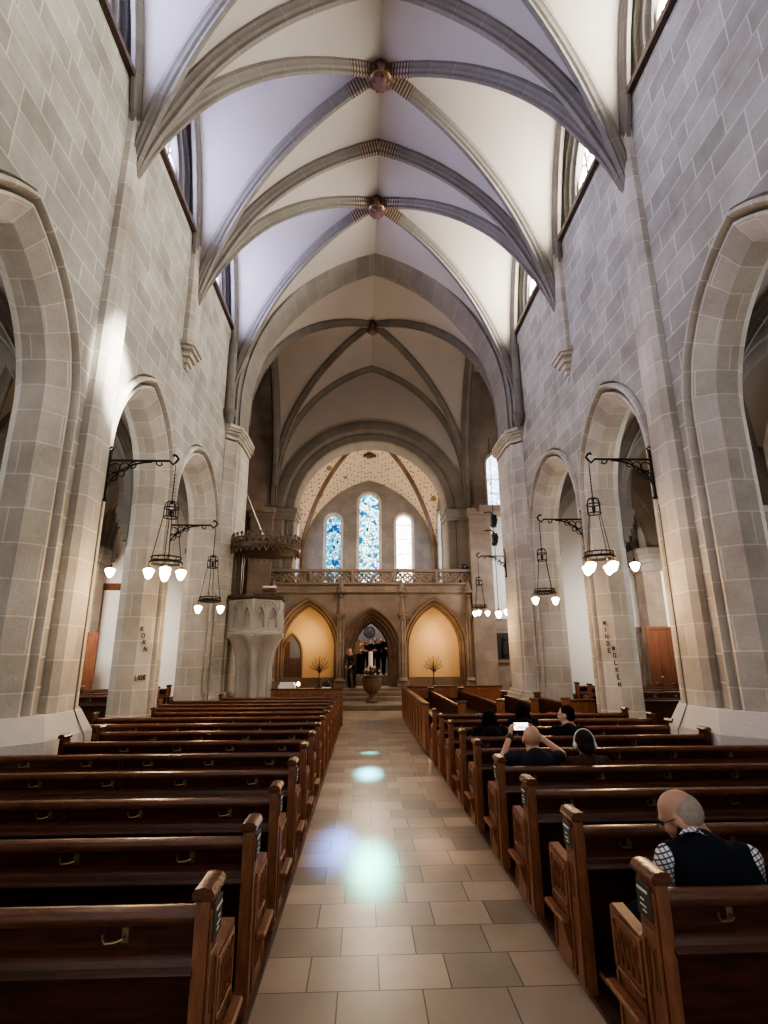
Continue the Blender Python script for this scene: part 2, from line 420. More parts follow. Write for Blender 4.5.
ARCH = [(1.55, 1.5, 5.0, 7.22), (5.47, 1.5, 5.0, 7.22), (9.42, 1.43, 5.0, 6.88), (12.74, 1.74, 4.9, 6.76)]
PB = [-3.4, .2, 3.85, 7.45, 10.9, 14.75]            # pier lines of the nave vault
SILL = 11.3
VS, VR = 8.7, 5.79
def fprof(u, w=HW, R=None):
    R = R or VR
    r = (w*w + R*R)/(2*w)
    return sqrt(max(0, r*r - (u*w + r - w)**2))/R
clere = []
for i in range(1, 5):
    c = (PB[i]+PB[i+1])/2; clere.append((c, (PB[i+1]-PB[i])/2-.17, 12.0, 14.2))
JAMB = [(-.07,0), (-.065,.10), (-.03,.10), (-.025,-.03), (0,-.065), (.04,-.065), (.065,-.03), (.07,.16), (.10,.19), (.13,.16), (.135,-.005), (.175,-.005), (.39,.195), (.39,.50), (.2,.70), (0,.70), (-.07,.70)]
for s, side in ((-1, 'left'), (1, 'right')):
    mp = sideX(s)
    mb = MB()
    wall_holes(mb, mp, -3.4, 14.8, 0, SILL, [(c, h+.07, sp, ap+.08, 0) for c, h, sp, ap in ARCH])
    wall_holes(mb, mp, -3.4, 14.8, 0, SILL, [(c, h+.07, sp, ap+.08, 0) for c, h, sp, ap in ARCH], d=.70)
    wall_holes(mb, mp, .2, 14.8, SILL, 15.6, [(c, h, sp, ap, SILL) for c, h, sp, ap in clere])
    wall_holes(mb, mp, -3.4, .2, SILL, 15.6, [])
    wl = struct(mb, 'wall_'+side, M['wall'], ('pale warm' if s < 0 else 'bluish') + ' grey ashlar nave wall along the ' + side + ' side above the pointed arches', 'wall')
    mb = MB()
    for c, h, sp, ap in ARCH: arch_sweep(mb, mp, c, h, sp, ap, JAMB, 0)
    mb.build('arch_moulding', M['pier'], wl)
    # clerestory: deep splayed recess with fillets, glass at the back
    mb = MB()
    for c, h, sp, ap in clere:
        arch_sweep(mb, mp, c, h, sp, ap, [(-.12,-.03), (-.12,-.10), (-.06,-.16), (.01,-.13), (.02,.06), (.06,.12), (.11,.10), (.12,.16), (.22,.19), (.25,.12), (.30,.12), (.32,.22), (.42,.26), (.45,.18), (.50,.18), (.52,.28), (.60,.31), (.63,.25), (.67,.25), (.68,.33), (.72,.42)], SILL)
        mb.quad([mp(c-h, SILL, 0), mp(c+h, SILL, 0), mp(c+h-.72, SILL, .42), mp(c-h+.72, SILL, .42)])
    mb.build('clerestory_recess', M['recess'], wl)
    ids = {}
    for k, (c, h, sp, ap) in enumerate(clere):
        mb = MB(); hh = h-.75; a2 = ap-.35
        pts = arch_pts(c, hh, sp, sp + (a2-sp)*1.0, 0, SILL)
        pts = [mp(y, z, .40) for y, z in pts]
        mb.quad(pts, [(p[1], p[2]) for p in pts])
        pane = mb.build('pane', M['clearL' if s < 0 else 'clearR'], None, 0)
        fr = MB()
        mullions = (-hh*.33, hh*.33) if hh > .8 else (0,)
        for q in mullions: fr.box(*(sorted((mp(0,0,.28)[0], mp(0,0,.39)[0]))), c+q-.045, c+q+.045, SILL, sp+.75)
        for q in ((-hh*.66, -hh*.0, hh*.66) if hh > .8 else (-hh*.5, hh*.5)):
            w = hh*.34 if hh > .8 else hh*.5
            arc = [mp(y, z, .33) for y, z in arch_pts(c+q, w, sp+.25, sp+.25+w*1.3, 0, sp, 6)]
            fr.tube(arc, .035, 6)
        circ = [mp(c + .30*cos(a*PI/8), sp+1.15+.30*sin(a*PI/8), .33) for a in range(17)]
        fr.tube(circ, .035, 6, False)
        w = tag(fr.build('window_%d' % (k + 1 + (4 if s > 0 else 0)), M['pier']),
                ['nearest', 'second', 'third', 'fourth'][k] + ' traceried clerestory window high in the ' + side + ' nave wall', 'window', None, 'structure')
        pane.parent = w
    mb = MB()
    for c, h, sp, ap in clere:
        mb.box(*sorted((mp(0,0,-.10)[0], mp(0,0,.10)[0])), c-h-.05, c+h+.05, SILL-.03, SILL+.09)
    struct(mb, 'trim_sill_' + side, M['carved'], 'dark plank sill line under the clerestory windows of the ' + side + ' nave wall', 'sill')

    # shafts and plinths
    def shaft_poly(c, hw, p):
        return [(0.02, c-hw), (-p*.55, c-hw), (-p, c-hw+.09), (-p, c+hw-.09), (-p*.55, c+hw), (.02, c+hw)]
    def shaft(mb, c, hw, p, z0, z1, nose=True):
        poly = [(AX + s*(HW+d), y) for d, y in shaft_poly(c, hw, p)]
        mb.prism(poly, z0, z1, 'z')
    for k, pc in enumerate(PB[1:-1]):
        mb = MB()
        full = k in (0, 1, 2)
        if k == 3:
            shaft(mb, pc, .30, .18, 8.45, 11.2)
            # corbel bracket
            for j in range(6):
                t = j/5; z = 8.45 - .62*t
                e = (1-t)**1.5
                mb.prism([(AX+s*(HW+.02), pc-.33*e-.02), (AX+s*(HW-.22*e-.01), pc-.27*e-.015), (AX+s*(HW-.22*e-.01), pc+.27*e+.015), (AX+s*(HW+.02), pc+.33*e+.02)], z-.125, z, 'z')
            mb.prism([(AX+s*(HW+.02), pc-.40), (AX+s*(HW-.14), pc-.40), (AX+s*(HW-.27), pc-.28), (AX+s*(HW-.27), pc+.28), (AX+s*(HW-.14), pc+.40), (AX+s*(HW+.02), pc+.40)], 8.40, 8.50, 'z')
        else:
            shaft(mb, pc+.06, .30, .17, .6, 11.2)
        struct(mb, 'pillar', M['pier'], ['', 'near wall shaft of the ' + side + ' nave wall outside the picture edge', 'tall flat wall shaft rising to the vault between first and second ' + side + ' arches',
               'corbelled vault shaft between second and third ' + side + ' arches'][k] or ('rear wall shaft of the ' + side + ' nave wall'), 'pillar')
    # plinths of the piers
    names = ['plinth behind the camera', 'nearest plinth', 'broad bevelled plinth under the first big pier', 'plain plinth under the lettered pier']
    gaps = [(-.1, .05), (3.05, 3.97), (6.97, 7.99), (10.85, 11.0)]
    for k, (a, b) in enumerate(gaps):
        if k == 0: continue
        mb = MB()
        e = .42
        def oct_(z, g, q):
            return [(AX+s*(HW-g), a-q+.1), (AX+s*(HW-g), b+q-.1), (AX+s*(HW+.12), b+e+q), (AX+s*(HW+.52), b+e+q), (AX+s*(HW+.80), b+.2), (AX+s*(HW+.80), a-.2), (AX+s*(HW+.52), a-e-q), (AX+s*(HW+.12), a-e-q)], z
        lv = [(0, .36, .20), (.52, .36, .20), (.60, .30, .15), (.84, .30, .15), (1.12, .18 if k == 2 else .02, .02)] if k == 2 else [(0, .10, .10), (.45, .10, .10), (.55, .02, .02)]
        rings = []
        for z, g, q in lv:
            p, zz = oct_(z, g, q); rings.append([(x, y, zz) for x, y in p])
        mb.loft(rings, True, True)
        struct(mb, 'trim_plinth', M['plinth'], 'pale stone ' + names[k] + ' on the ' + side + ' of the nave', 'plinth', 20)

# ------------------------------------------------------------------ vaults
def acurve(w, R, N):
    r = (w*w + R*R)/(2*w); th = math.acos(max(0, (r-w)/r))
    return [min(1, max(0, (r*cos(th*k/N) - (r-w))/w)) for k in range(N+1)]      # 1 at the springing, 0 at the crown
def vault_patch(mb, xc, w, y0, y1, S, R, dome=0, N=14, K=6):
    b = (y1-y0)/2; yc = (y0+y1)/2
    def z(u, v):
        au, av = abs(u), abs(v)
        return S + R*fprof(min(au, av), w, R) + dome*(1 - max(au, av)**2)
    def P(u, v): return (xc + u*w, yc + v*b, z(u, v))
    AC = acurve(w, R, N)
    P.w, P.R = w, R
    for sg in (-1, 1):
        for half in (-1, 1):
            for j in range(N):
                a0, a1 = AC[N-j], AC[N-j-1]
                for k in range(K):
                    q00, q01 = a0 + (1-a0)*k/K, a0 + (1-a0)*(k+1)/K
                    q10, q11 = a1 + (1-a1)*k/K, a1 + (1-a1)*(k+1)/K
                    for mode in (0, 1):
                        if mode == 0: pts = [P(half*a0, sg*q00), P(half*a1, sg*q10), P(half*a1, sg*q11), P(half*a0, sg*q01)]
                        else: pts = [P(sg*q00, half*a0), P(sg*q10, half*a1), P(sg*q11, half*a1), P(sg*q01, half*a0)]
                        uv = [(p[0], p[1]*1.0 + p[2]*.7) for p in pts]
                        if (V(pts[0])-V(pts[1])).length < 1e-5: continue
                        mb.quad(pts, uv)
    return P
RIB = [(-.13,.05), (-.13,-.05), (-.10,-.075), (-.085,-.14), (-.045,-.17), (-.04,-.235), (.04,-.235), (.045,-.17), (.085,-.14), (.10,-.075), (.13,-.05), (.13,.05)]
def rib_sweep(mb, pts, prof, sc=1.0, tap=None):
    """planar rib: pts lie in one vertical plane; the profile's second axis hangs to the concave side"""
    pts = [V(p) for p in pts]
    e = (pts[-1] - pts[0]); e.z = 0; e.normalize()
    B = V((-e.y, e.x, 0))
    rings = []; z00 = pts[0].z; sc0 = sc
    for j, p in enumerate(pts):
        hf = 1 if tap is None else min(1, .0 + max(0, p.z - z00)/tap)
        t = (pts[min(j+1, len(pts)-1)] - pts[max(j-1, 0)]).normalized()
        n = B.cross(t)
        if n.z < 0 and abs(n.z) > .05: n = -n
        if abs(n.z) <= .05 and n.dot(e) > 0: n = -n
        rings.append([p + B*a*sc + n*h*sc*hf for a, h in prof])
    mb.loft(rings, False, False)
def vault_ribs(P, diag=True, S=None):
    out = []
    def curve(fn, N=20): return [fn(q) for q in acurve(P.w, P.R, N)]
    res = {'diag': [], 'front': [], 'back': [], 'wall': []}
    for sx in (-1, 1):
        for sy in (-1, 1):
            res['diag'].append(curve(lambda q: P(sx*q, sy*q)))
        res['front'].append(curve(lambda q: P(sx*q, -1))); res['back'].append(curve(lambda q: P(sx*q, 1)))
    for sx in (-1, 1):
        for sy in (-1, 1): res['wall'].append(curve(lambda q: P(sx*.985, sy*q)))
    return res
def boss(mb, p, r=.25):
    x, y, z = p
    prof = [(.02, .05), (r*1.05, .05), (r*1.1, -.08), (r*.86, -.13), (r*.95, -.2), (r*.9, -.30), (r*.62, -.40), (r*.2, -.44), (.01, -.44)]
    mb.lathe([(a, b) for a, b in prof], (x, y, z), 16)
    for k in range(8):
        a = 2*PI*k/8
        mb.sphere((x+r*.95*cos(a), y+r*.95*sin(a), z-.16), (.09, .09, .10), 8, 5)
        mb.sphere((x+r*.6*cos(a+.4), y+r*.6*sin(a+.4), z-.36), (.06, .06, .06), 8, 5)
bay_words = ['bay over the camera', 'nearest bay in view', 'second bay from the camera', 'last nave bay before the great arch']
mb = MB(); Pl = []
for k in range(0, 5):
    Pl.append(vault_patch(mb, AX, HW, PB[k], PB[k+1], VS, VR, .12))
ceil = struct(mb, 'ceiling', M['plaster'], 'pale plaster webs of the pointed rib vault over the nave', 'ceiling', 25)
def clip(pts, L, rev=True):
    """last L metres of the curve near its end"""
    out = [V(pts[-1])]; tot = 0
    for a in range(len(pts)-2, -1, -1):
        d = (V(pts[a]) - V(pts[a+1])).length
        if tot + d >= L:
            out.append(V(pts[a+1]).lerp(V(pts[a]), (L-tot)/d)); break
        out.append(V(pts[a])); tot += d
    return out[::-1]
def taper(pts):
    return list(pts)
def down(pts, extra=.6):
    p = V(pts[0]); return [p - V((0,0,extra)), p - V((0,0,extra/2))] + list(pts)
def subdiv(pts, n):
    out = []
    for a, b in zip(pts[:-1], pts[1:]):
        for k in range(n): out.append(V(a).lerp(V(b), k/n))
    return out + [V(pts[-1])]
for k in range(1, 5):
    R_ = vault_ribs(Pl[k]); w = bay_words[k-1]
    mb = MB()
    if k < 4:
        for c in R_['back']: rib_sweep(mb, c, RIB, 1.12, 2.4)
    if k > 0:
        for c in R_['diag']: rib_sweep(mb, c, RIB, 1.0, 2.4)
    for c in R_['wall']: rib_sweep(mb, c, RIB, .8, 1.5)
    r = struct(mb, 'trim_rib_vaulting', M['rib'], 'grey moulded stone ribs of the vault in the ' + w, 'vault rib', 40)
    mb = MB(); bx = Pl[k](0, 0); boss(mb, (bx[0], bx[1], bx[2]-.05))
    mb.build('boss', M['redpaint'], r)
    mb = MB()
    for q in range(6): mb.sphere((bx[0]+.13*cos(q*1.047+.3), bx[1]+.13*sin(q*1.047+.3), bx[2]-.42), (.05,.05,.035), 7, 5)
    mb.lathe([(.235,-.24), (.262,-.27), (.235,-.30)], (bx[0], bx[1], bx[2]-.05), 18, False); mb.build('gilt_leaf', M['gold'], r)
    mb = MB()
    for c in R_['diag']: rib_sweep(mb, subdiv(clip(c, .85), 3), [(a*1.06, h*1.04) for a, h in RIB])
    if k < 4:
        for c in R_['back']: rib_sweep(mb, subdiv(clip(c, .55), 3), [(a*1.06, h*1.04) for a, h in RIB], 1.12)
    mb.build('painted_band', M['band'], r)

# ------------------------------------------------------------------ crossing
CY0, CY1 = 14.75, 22.9
mb = MB()
prof = [(-.12,-.04), (.0,-.04), (.02,-.12), (.08,-.14), (.11,-.05), (.13,.10), (.17,.13), (.19,.08), (.22,.22), (.27,.27), (.29,.22), (.31,.40), (.31,1.35), (.20,1.45), (.20,1.62), (0,1.7), (-.1,1.7)]
arch_sweep(mb, facingY(CY0), AX, HW, 9.2, 15.15, prof, 8.25, 22)
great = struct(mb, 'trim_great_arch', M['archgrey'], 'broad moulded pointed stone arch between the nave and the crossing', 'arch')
mb = MB()
wall_holes(mb, facingY(CY0), XL-.6, XR+.6, 8.0, 16.0, [(AX, HW+.02, 9.2, 15.17, 8.0)])
wall_holes(mb, facingY(CY0+1.7), XL-.6, XR+.6, 8.0, 16.0, [(AX, HW-.02, 9.2, 15.1, 8.0)])
mb.build('spandrel', M['plaster'], great)
band = MB()
for sg in (-1, 1):
    pts = [(AX + sg*t, CY0-.10, sqrt(max(0, 6.5**2 - (t+2.22)**2))+9.18) for t in [x*.05 for x in range(13)]]
for s, side in ((-1, 'left'), (1, 'right')):
    mb = MB()
    def X(o): return AX + s*o
    def outline(g): return [(X(5.1), 14.5-g*.3), (X(4.30-g), 14.58-g), (X(4.12-g), 14.76-g), (X(4.02-g), 14.80-g), (X(4.02-g), 15.0), (X(3.98-g), 15.04), (X(3.98-g), 16.25), (X(4.02-g), 16.3), (X(4.1-g), 16.55+g), (X(5.1), 16.65+g)]
    for z0, z1, g in ((0, .62, .16), (.62, .70, .19), (.70, .80, .12), (.80, .90, .06), (.90, 7.85, 0)):
        mb.prism(outline(g), z0, z1, 'z')
    pl = struct(mb, 'pillar_crossing', M['pier'], 'square moulded crossing pier on the ' + side + ' with a stepped capital', 'pillar')
    mb = MB()
    for z0, z1, g in ((7.90, 7.96, .04), (7.96, 8.04, .015), (8.04, 8.12, .06), (8.12, 8.18, .11), (8.18, 8.28, .15)):
        mb.prism(outline(g), z0, z1, 'z')
    mb.build('capital', M['pier'], pl)
    mb = MB()
    for yy in (13.72+.82, ):
        mb.tube([(X(4.22), 14.33, 8.55), (X(4.22), 14.33, 10.9)], .12, 10)
        mb.lathe([(.01, -.16), (.06, -.14), (.10, -.04), (.16, .08), (.2, .16), (.2, .24)], (X(4.2), 14.33, 8.40), 10)
    mb.build('small_corbel', M['rib'], pl)
    # slim rolls added to shade like grooves in the last arch jamb, and a pipe across them
    mb = MB()
    for oy, oo in ((14.28, 4.30), (14.52, 4.22)):
        mb.tube([(X(oo), oy, .95), (X(oo), oy, 3.4), (X(oo+.06), oy, 3.46)], .045, 8)
    mb.build('jamb_roll', M['pier'], pl)
    mb = MB(); mb.tube([(X(4.2), 14.22, 1.55), (X(4.2), 14.56, 1.55)], .016, 6); mb.tube([(X(4.19), 14.36, 1.55), (X(4.19), 14.36, .7)], .016, 6)
    mb.build('conduit', M['pier'], pl)

mb = MB()
Pc = vault_patch(mb, AX, HW, CY0+1.68, CY1, 9.2, 5.88, .15)
b_ = (CY1-CY0-1.7)/2; yc_ = (CY0+1.7+CY1)/2
for s in (-1, 1): mb.quad([(AX+s*HW, 16.4, 14.9), (AX+s*9.2, 16.4, 14.9), (AX+s*9.2, 22.9, 14.9), (AX+s*HW, 22.9, 14.9)])
struct(mb, 'ceiling_crossing', M['plaster'], 'shadowed plaster vault webs over the crossing beyond the great arch', 'ceiling', 25)
R_ = vault_ribs(Pc); mb = MB()
for c in R_['diag']: rib_sweep(mb, down(c, 1.0), RIB, 1.0)
for c in R_['back']: rib_sweep(mb, down(c, 1.0), RIB, 1.1)
for c in R_['wall']: rib_sweep(mb, down(c, 1.0), RIB, 1.5)
r = struct(mb, 'trim_rib_crossing', M['rib'], 'dark stone ribs of the crossing vault meeting at a boss', 'vault rib', 40)
mb = MB(); bx = Pc(0, 0); boss(mb, (bx[0], bx[1], bx[2]-.05), .26); mb.build('boss', M['redpaint'], r)

# wall between crossing and chancel with the round arch
mb = MB()
ztop = lambda x: 9.2 + 5.88*fprof(min(1, abs(x-AX)/HW), HW, 5.88) + .1
wall_holes(mb, facingY(CY1), XL, XR, 7.9, ztop, [(AX, 4.27, 7.95, 12.22, 7.9)], 0, 22)
wc = struct(mb, 'wall_chancel_arch', M['plaster'], 'plain plaster lunette above the round chancel arch', 'wall')
mb = MB()
arch_sweep(mb, facingY(CY1), AX, 4.29, 7.95, 12.24, [(-.02,0), (0,-.10), (.06,-.13), (.42,-.13), (.46,-.08), (.48,.12), (.52,.16), (.56,.12), (.88,.12), (.93,.2), (.95,.3), (.95,1.1), (.8,1.3), (0.1,1.3)], 4.3, 22)
mb.build('arch_ring', M['rib'], wc)
mb = MB()
for s in (-1, 1):
    for z0, z1, g in ((7.55, 7.65, .04), (7.65, 7.85, .10), (7.85, 8.02, .16)):
        mb.box(*sorted((AX+s*(3.36-g), AX+s*(4.6+g))), CY1-.16-g, CY1+1.1, z0, z1)
mb.build('impost', M['rib'], wc)
# transepts
mb = MB()
for s in (-1, 1):
    wall_holes(mb, facingY(CY1+.02), *sorted((AX+s*4.2, AX+s*9.2)), 0, 15, [(5.98, .42, 10.2, 10.75, 8.25)] if s > 0 else [])
struct(mb, 'wall_transept', M['screen_grey'], 'dim stone end walls of the transepts beside the choir screen', 'wall')
mb = MB()
for s in (-1, 1):
    mb.box(*sorted((AX+s*4.2, AX+s*5.12)), CY1-.55, CY1, 0, 7.7); mb.box(*sorted((AX+s*4.15, AX+s*5.2)), CY1-.62, CY1, 7.55, 7.72, .02); mb.box(*sorted((AX+s*4.1, AX+s*5.28)), CY1-.72, CY1, 7.72, 7.98, .03)
struct(mb, 'pillar_transept', M['screen_grey'], 'square stone responds flanking the chancel arch and screen', 'pillar')
mb = MB(); mb.box(AX+4.4, AX+9.2, CY1-.02, CY1-.01, 3.3, 7.9)
struct(mb, 'wall_transept_plaster', M['white'], 'white plastered transept wall seen past the right crossing pier', 'wall')
mb = MB()
pts = [(x, CY1+.25, z) for x, z in arch_pts(5.98, .42, 10.2, 10.75, 0, 8.25)]
mb.quad(pts, [(p[0], p[2]) for p in pts]); pn = mb.build('pane', M['glassT'], None, 0)
mb = MB(); arch_sweep(mb, facingY(CY1), 5.98, .44, 10.2, 10.78, [(-.08,-.04), (0,-.04), (0,.28)], 8.25); mb.box(5.46, 6.56, CY1-.1, CY1+.2, 8.05, 8.25)
for z in (8.9, 9.55): mb.box(5.56, 6.4, CY1+.22, CY1+.245, z, z+.025)
w = struct(mb, 'window_9', M['pier'], 'blue and white stained transept window right of the chancel arch', 'window'); pn.parent = w
mb = MB()
for s in (-1, 1):
    mb.quad([(AX+s*9.2, 16.4, 0), (AX+s*9.2, 23, 0), (AX+s*9.2, 23, 15), (AX+s*9.2, 16.4, 15)])
    mb.quad([(AX+s*5.0, 16.7, 0), (AX+s*9.2, 16.7, 0), (AX+s*9.2, 16.7, 15), (AX+s*5.0, 16.7, 15)])
    mb.box(*sorted((AX+s*4.6, AX+s*9.2)), 22.0, 22.9, 7.75, 8.05)
struct(mb, 'wall_transept_side', M['screen_grey'], 'side walls of the transepts mostly hidden by the crossing piers', 'wall')

# ------------------------------------------------------------------ chancel
CE = 32.0; CH = 4.1
mb = MB()
Pch = vault_patch(mb, AX, CH, CY1+1.2, CE, 7.2, 5.25, 1.45)
struct(mb, 'ceiling_chancel', M['stars'], 'cream chancel vault painted all over with small dark stars', 'ceiling', 25)
R_ = vault_ribs(Pch); mb = MB()
for c in R_['diag']: rib_sweep(mb, down(c, .5), RIB, .85)
r = struct(mb, 'trim_rib_chancel', M['arch_brown'], 'brown ribs crossing the starred chancel vault', 'vault rib', 40)
med = MB(); mz = Pch(0, .56)
med.lathe([(.01,-.02), (.34,-.02), (.40,-.05), (.40,.02), (.01,.02)], (mz[0], mz[1], mz[2]-.10), 20)
med.lathe([(.01,-.06), (.16,-.06), (.2,-.02)], (mz[0], mz[1], mz[2]-.10), 12)
med.build('medallion', M['redpaint'], r)
mb = MB()
wins = [(-1.84, .44, 9.75, 10.19, 6.0), (.33, .60, 10.95, 11.55, 5.6), (2.46, .46, 9.75, 10.21, 6.0)]
wall_holes(mb, facingY(CE), AX-CH-.1, AX+CH+.1, 0, lambda x: 7.2+5.25*fprof(min(1, abs(x-AX)/CH), CH, 5.25)+.1, wins, 0, 10)
struct(mb, 'wall_chancel_end', M['chancel'], 'grey stone end wall of the chancel with three round-headed windows', 'wall')
for k, (c, h, sp, ap, zs) in enumerate(wins):
    mb = MB(); pts = [(x, CE+.3, z) for x, z in arch_pts(c, h, sp, ap, 0, zs, 10)]
    mb.quad(pts, [(p[0], p[2]) for p in pts]); pn = mb.build('pane', M[['glassL', 'glassC', 'glassR'][k]], None, 0)
    mb = MB(); arch_sweep(mb, facingY(CE), c, h+.16, sp, ap+.16, [(0,0), (.0,-.05), (.13,-.05), (.16,0), (.17,.31), (.22,.31)], zs, 10)
    for z in [zs + .9*j for j in range(1, 7) if zs+.9*j < sp]: mb.box(c-h, c+h, CE+.27, CE+.295, z, z+.03)
    w = struct(mb, 'window_%d' % (10+k), M['pier'], ['blue stained lancet window, shorter one on the left of the chancel end wall', 'tall middle lancet window of blue and white stained glass',
               'pale cream lancet window, right one of the three in the chancel end wall'][k], 'window'); pn.parent = w
mb = MB()
swin = [(30.5, .6, 9.3, 9.85, 5.0)]
for s in (-1, 1): wall_holes(mb, sideX(s, CH), CY1+1.0, CE, 0, 13.5, swin, 0, 10)
struct(mb, 'wall_chancel_side', M['chancel'], 'side walls of the chancel behind the choir gallery', 'wall')
for s, k in ((-1, 13), (1, 14)):
    mb = MB(); pts = [sideX(s, CH)(y, z, .3) for y, z in arch_pts(30.5, .6, 9.3, 9.85, 0, 5.0, 10)]
    mb.quad(pts, [(p[1], p[2]) for p in pts]); pn = mb.build('pane', M['glassS'], None, 0)
    mb = MB(); arch_sweep(mb, sideX(s, CH), 30.5, .65, 9.3, 9.9, [(-.1,-.03), (0,-.03), (0.05,.3)], 5.0, 10)
    w = struct(mb, 'window_%d' % k, M['pier'], 'narrow bluish window in the ' + ('left' if s < 0 else 'right') + ' side wall of the chancel', 'window'); pn.parent = w
# ------------------------------------------------------------------ floor, platforms, steps
mb = MB(); mb.box(-9.6, 10.2, -4, 33, -.2, 0)
struct(mb, 'floor', M['floor'], 'worn beige and grey stone slab floor of the central aisle', 'floor')
AL, AR = -.59, 1.21
for nm, x0, x1, y1, side in (('trim_platform_left', XL+.02, AL+.02, 15.2, 'left'), ('trim_platform_right', AR+.02, XR-.02, 17.2, 'right')):
    mb = MB(); mb.box(x0, x1, -1.5, y1, 0, .03)
    struct(mb, nm, M['board'], 'dark boarded platform under the pews ' + side + ' of the aisle', 'platform')
mb = MB()
for k, (y, z) in enumerate(((19.6, .18), (21.3, .33), (21.75, .48), (22.2, .60))):
    mb.box(XL+.05, XR-.05, y, 24.6, z-.16 if k else 0, z, .02)
struct(mb, 'trim_steps', M['screen_grey'], 'stone steps rising from the aisle to the choir screen', 'steps')
mb = MB(); mb.box(XL+.05, XR-.05, 24.2, 32, 0, 1.0)
struct(mb, 'floor_choir', M['screen_grey'], 'raised choir floor behind the screen', 'floor')
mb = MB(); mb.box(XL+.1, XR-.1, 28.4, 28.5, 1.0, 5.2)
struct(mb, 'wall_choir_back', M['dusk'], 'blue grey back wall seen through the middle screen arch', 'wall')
mb = MB()
mb.lathe([(.30,-.02), (.34,.0), (.30,.02)], (0,0,0), 20, False)
for k in range(12):
    a = 2*PI*k/12; mb.tube([(.10*cos(a), .10*sin(a), 0), (.30*cos(a), .30*sin(a), 0)], .012, 5)
mb.lathe([(.10,-.02), (.13,0), (.10,.02)], (0,0,0), 14, False)
o = mb.build('wheel_ornament', M['iron']); o.rotation_euler = (PI/2, 0, 0); o.location = (.33, 28.36, 3.05); o.scale = (.85, .85, .85)
tag(o, 'dark round wheel ornament on the grey wall behind the choir', 'ornament')

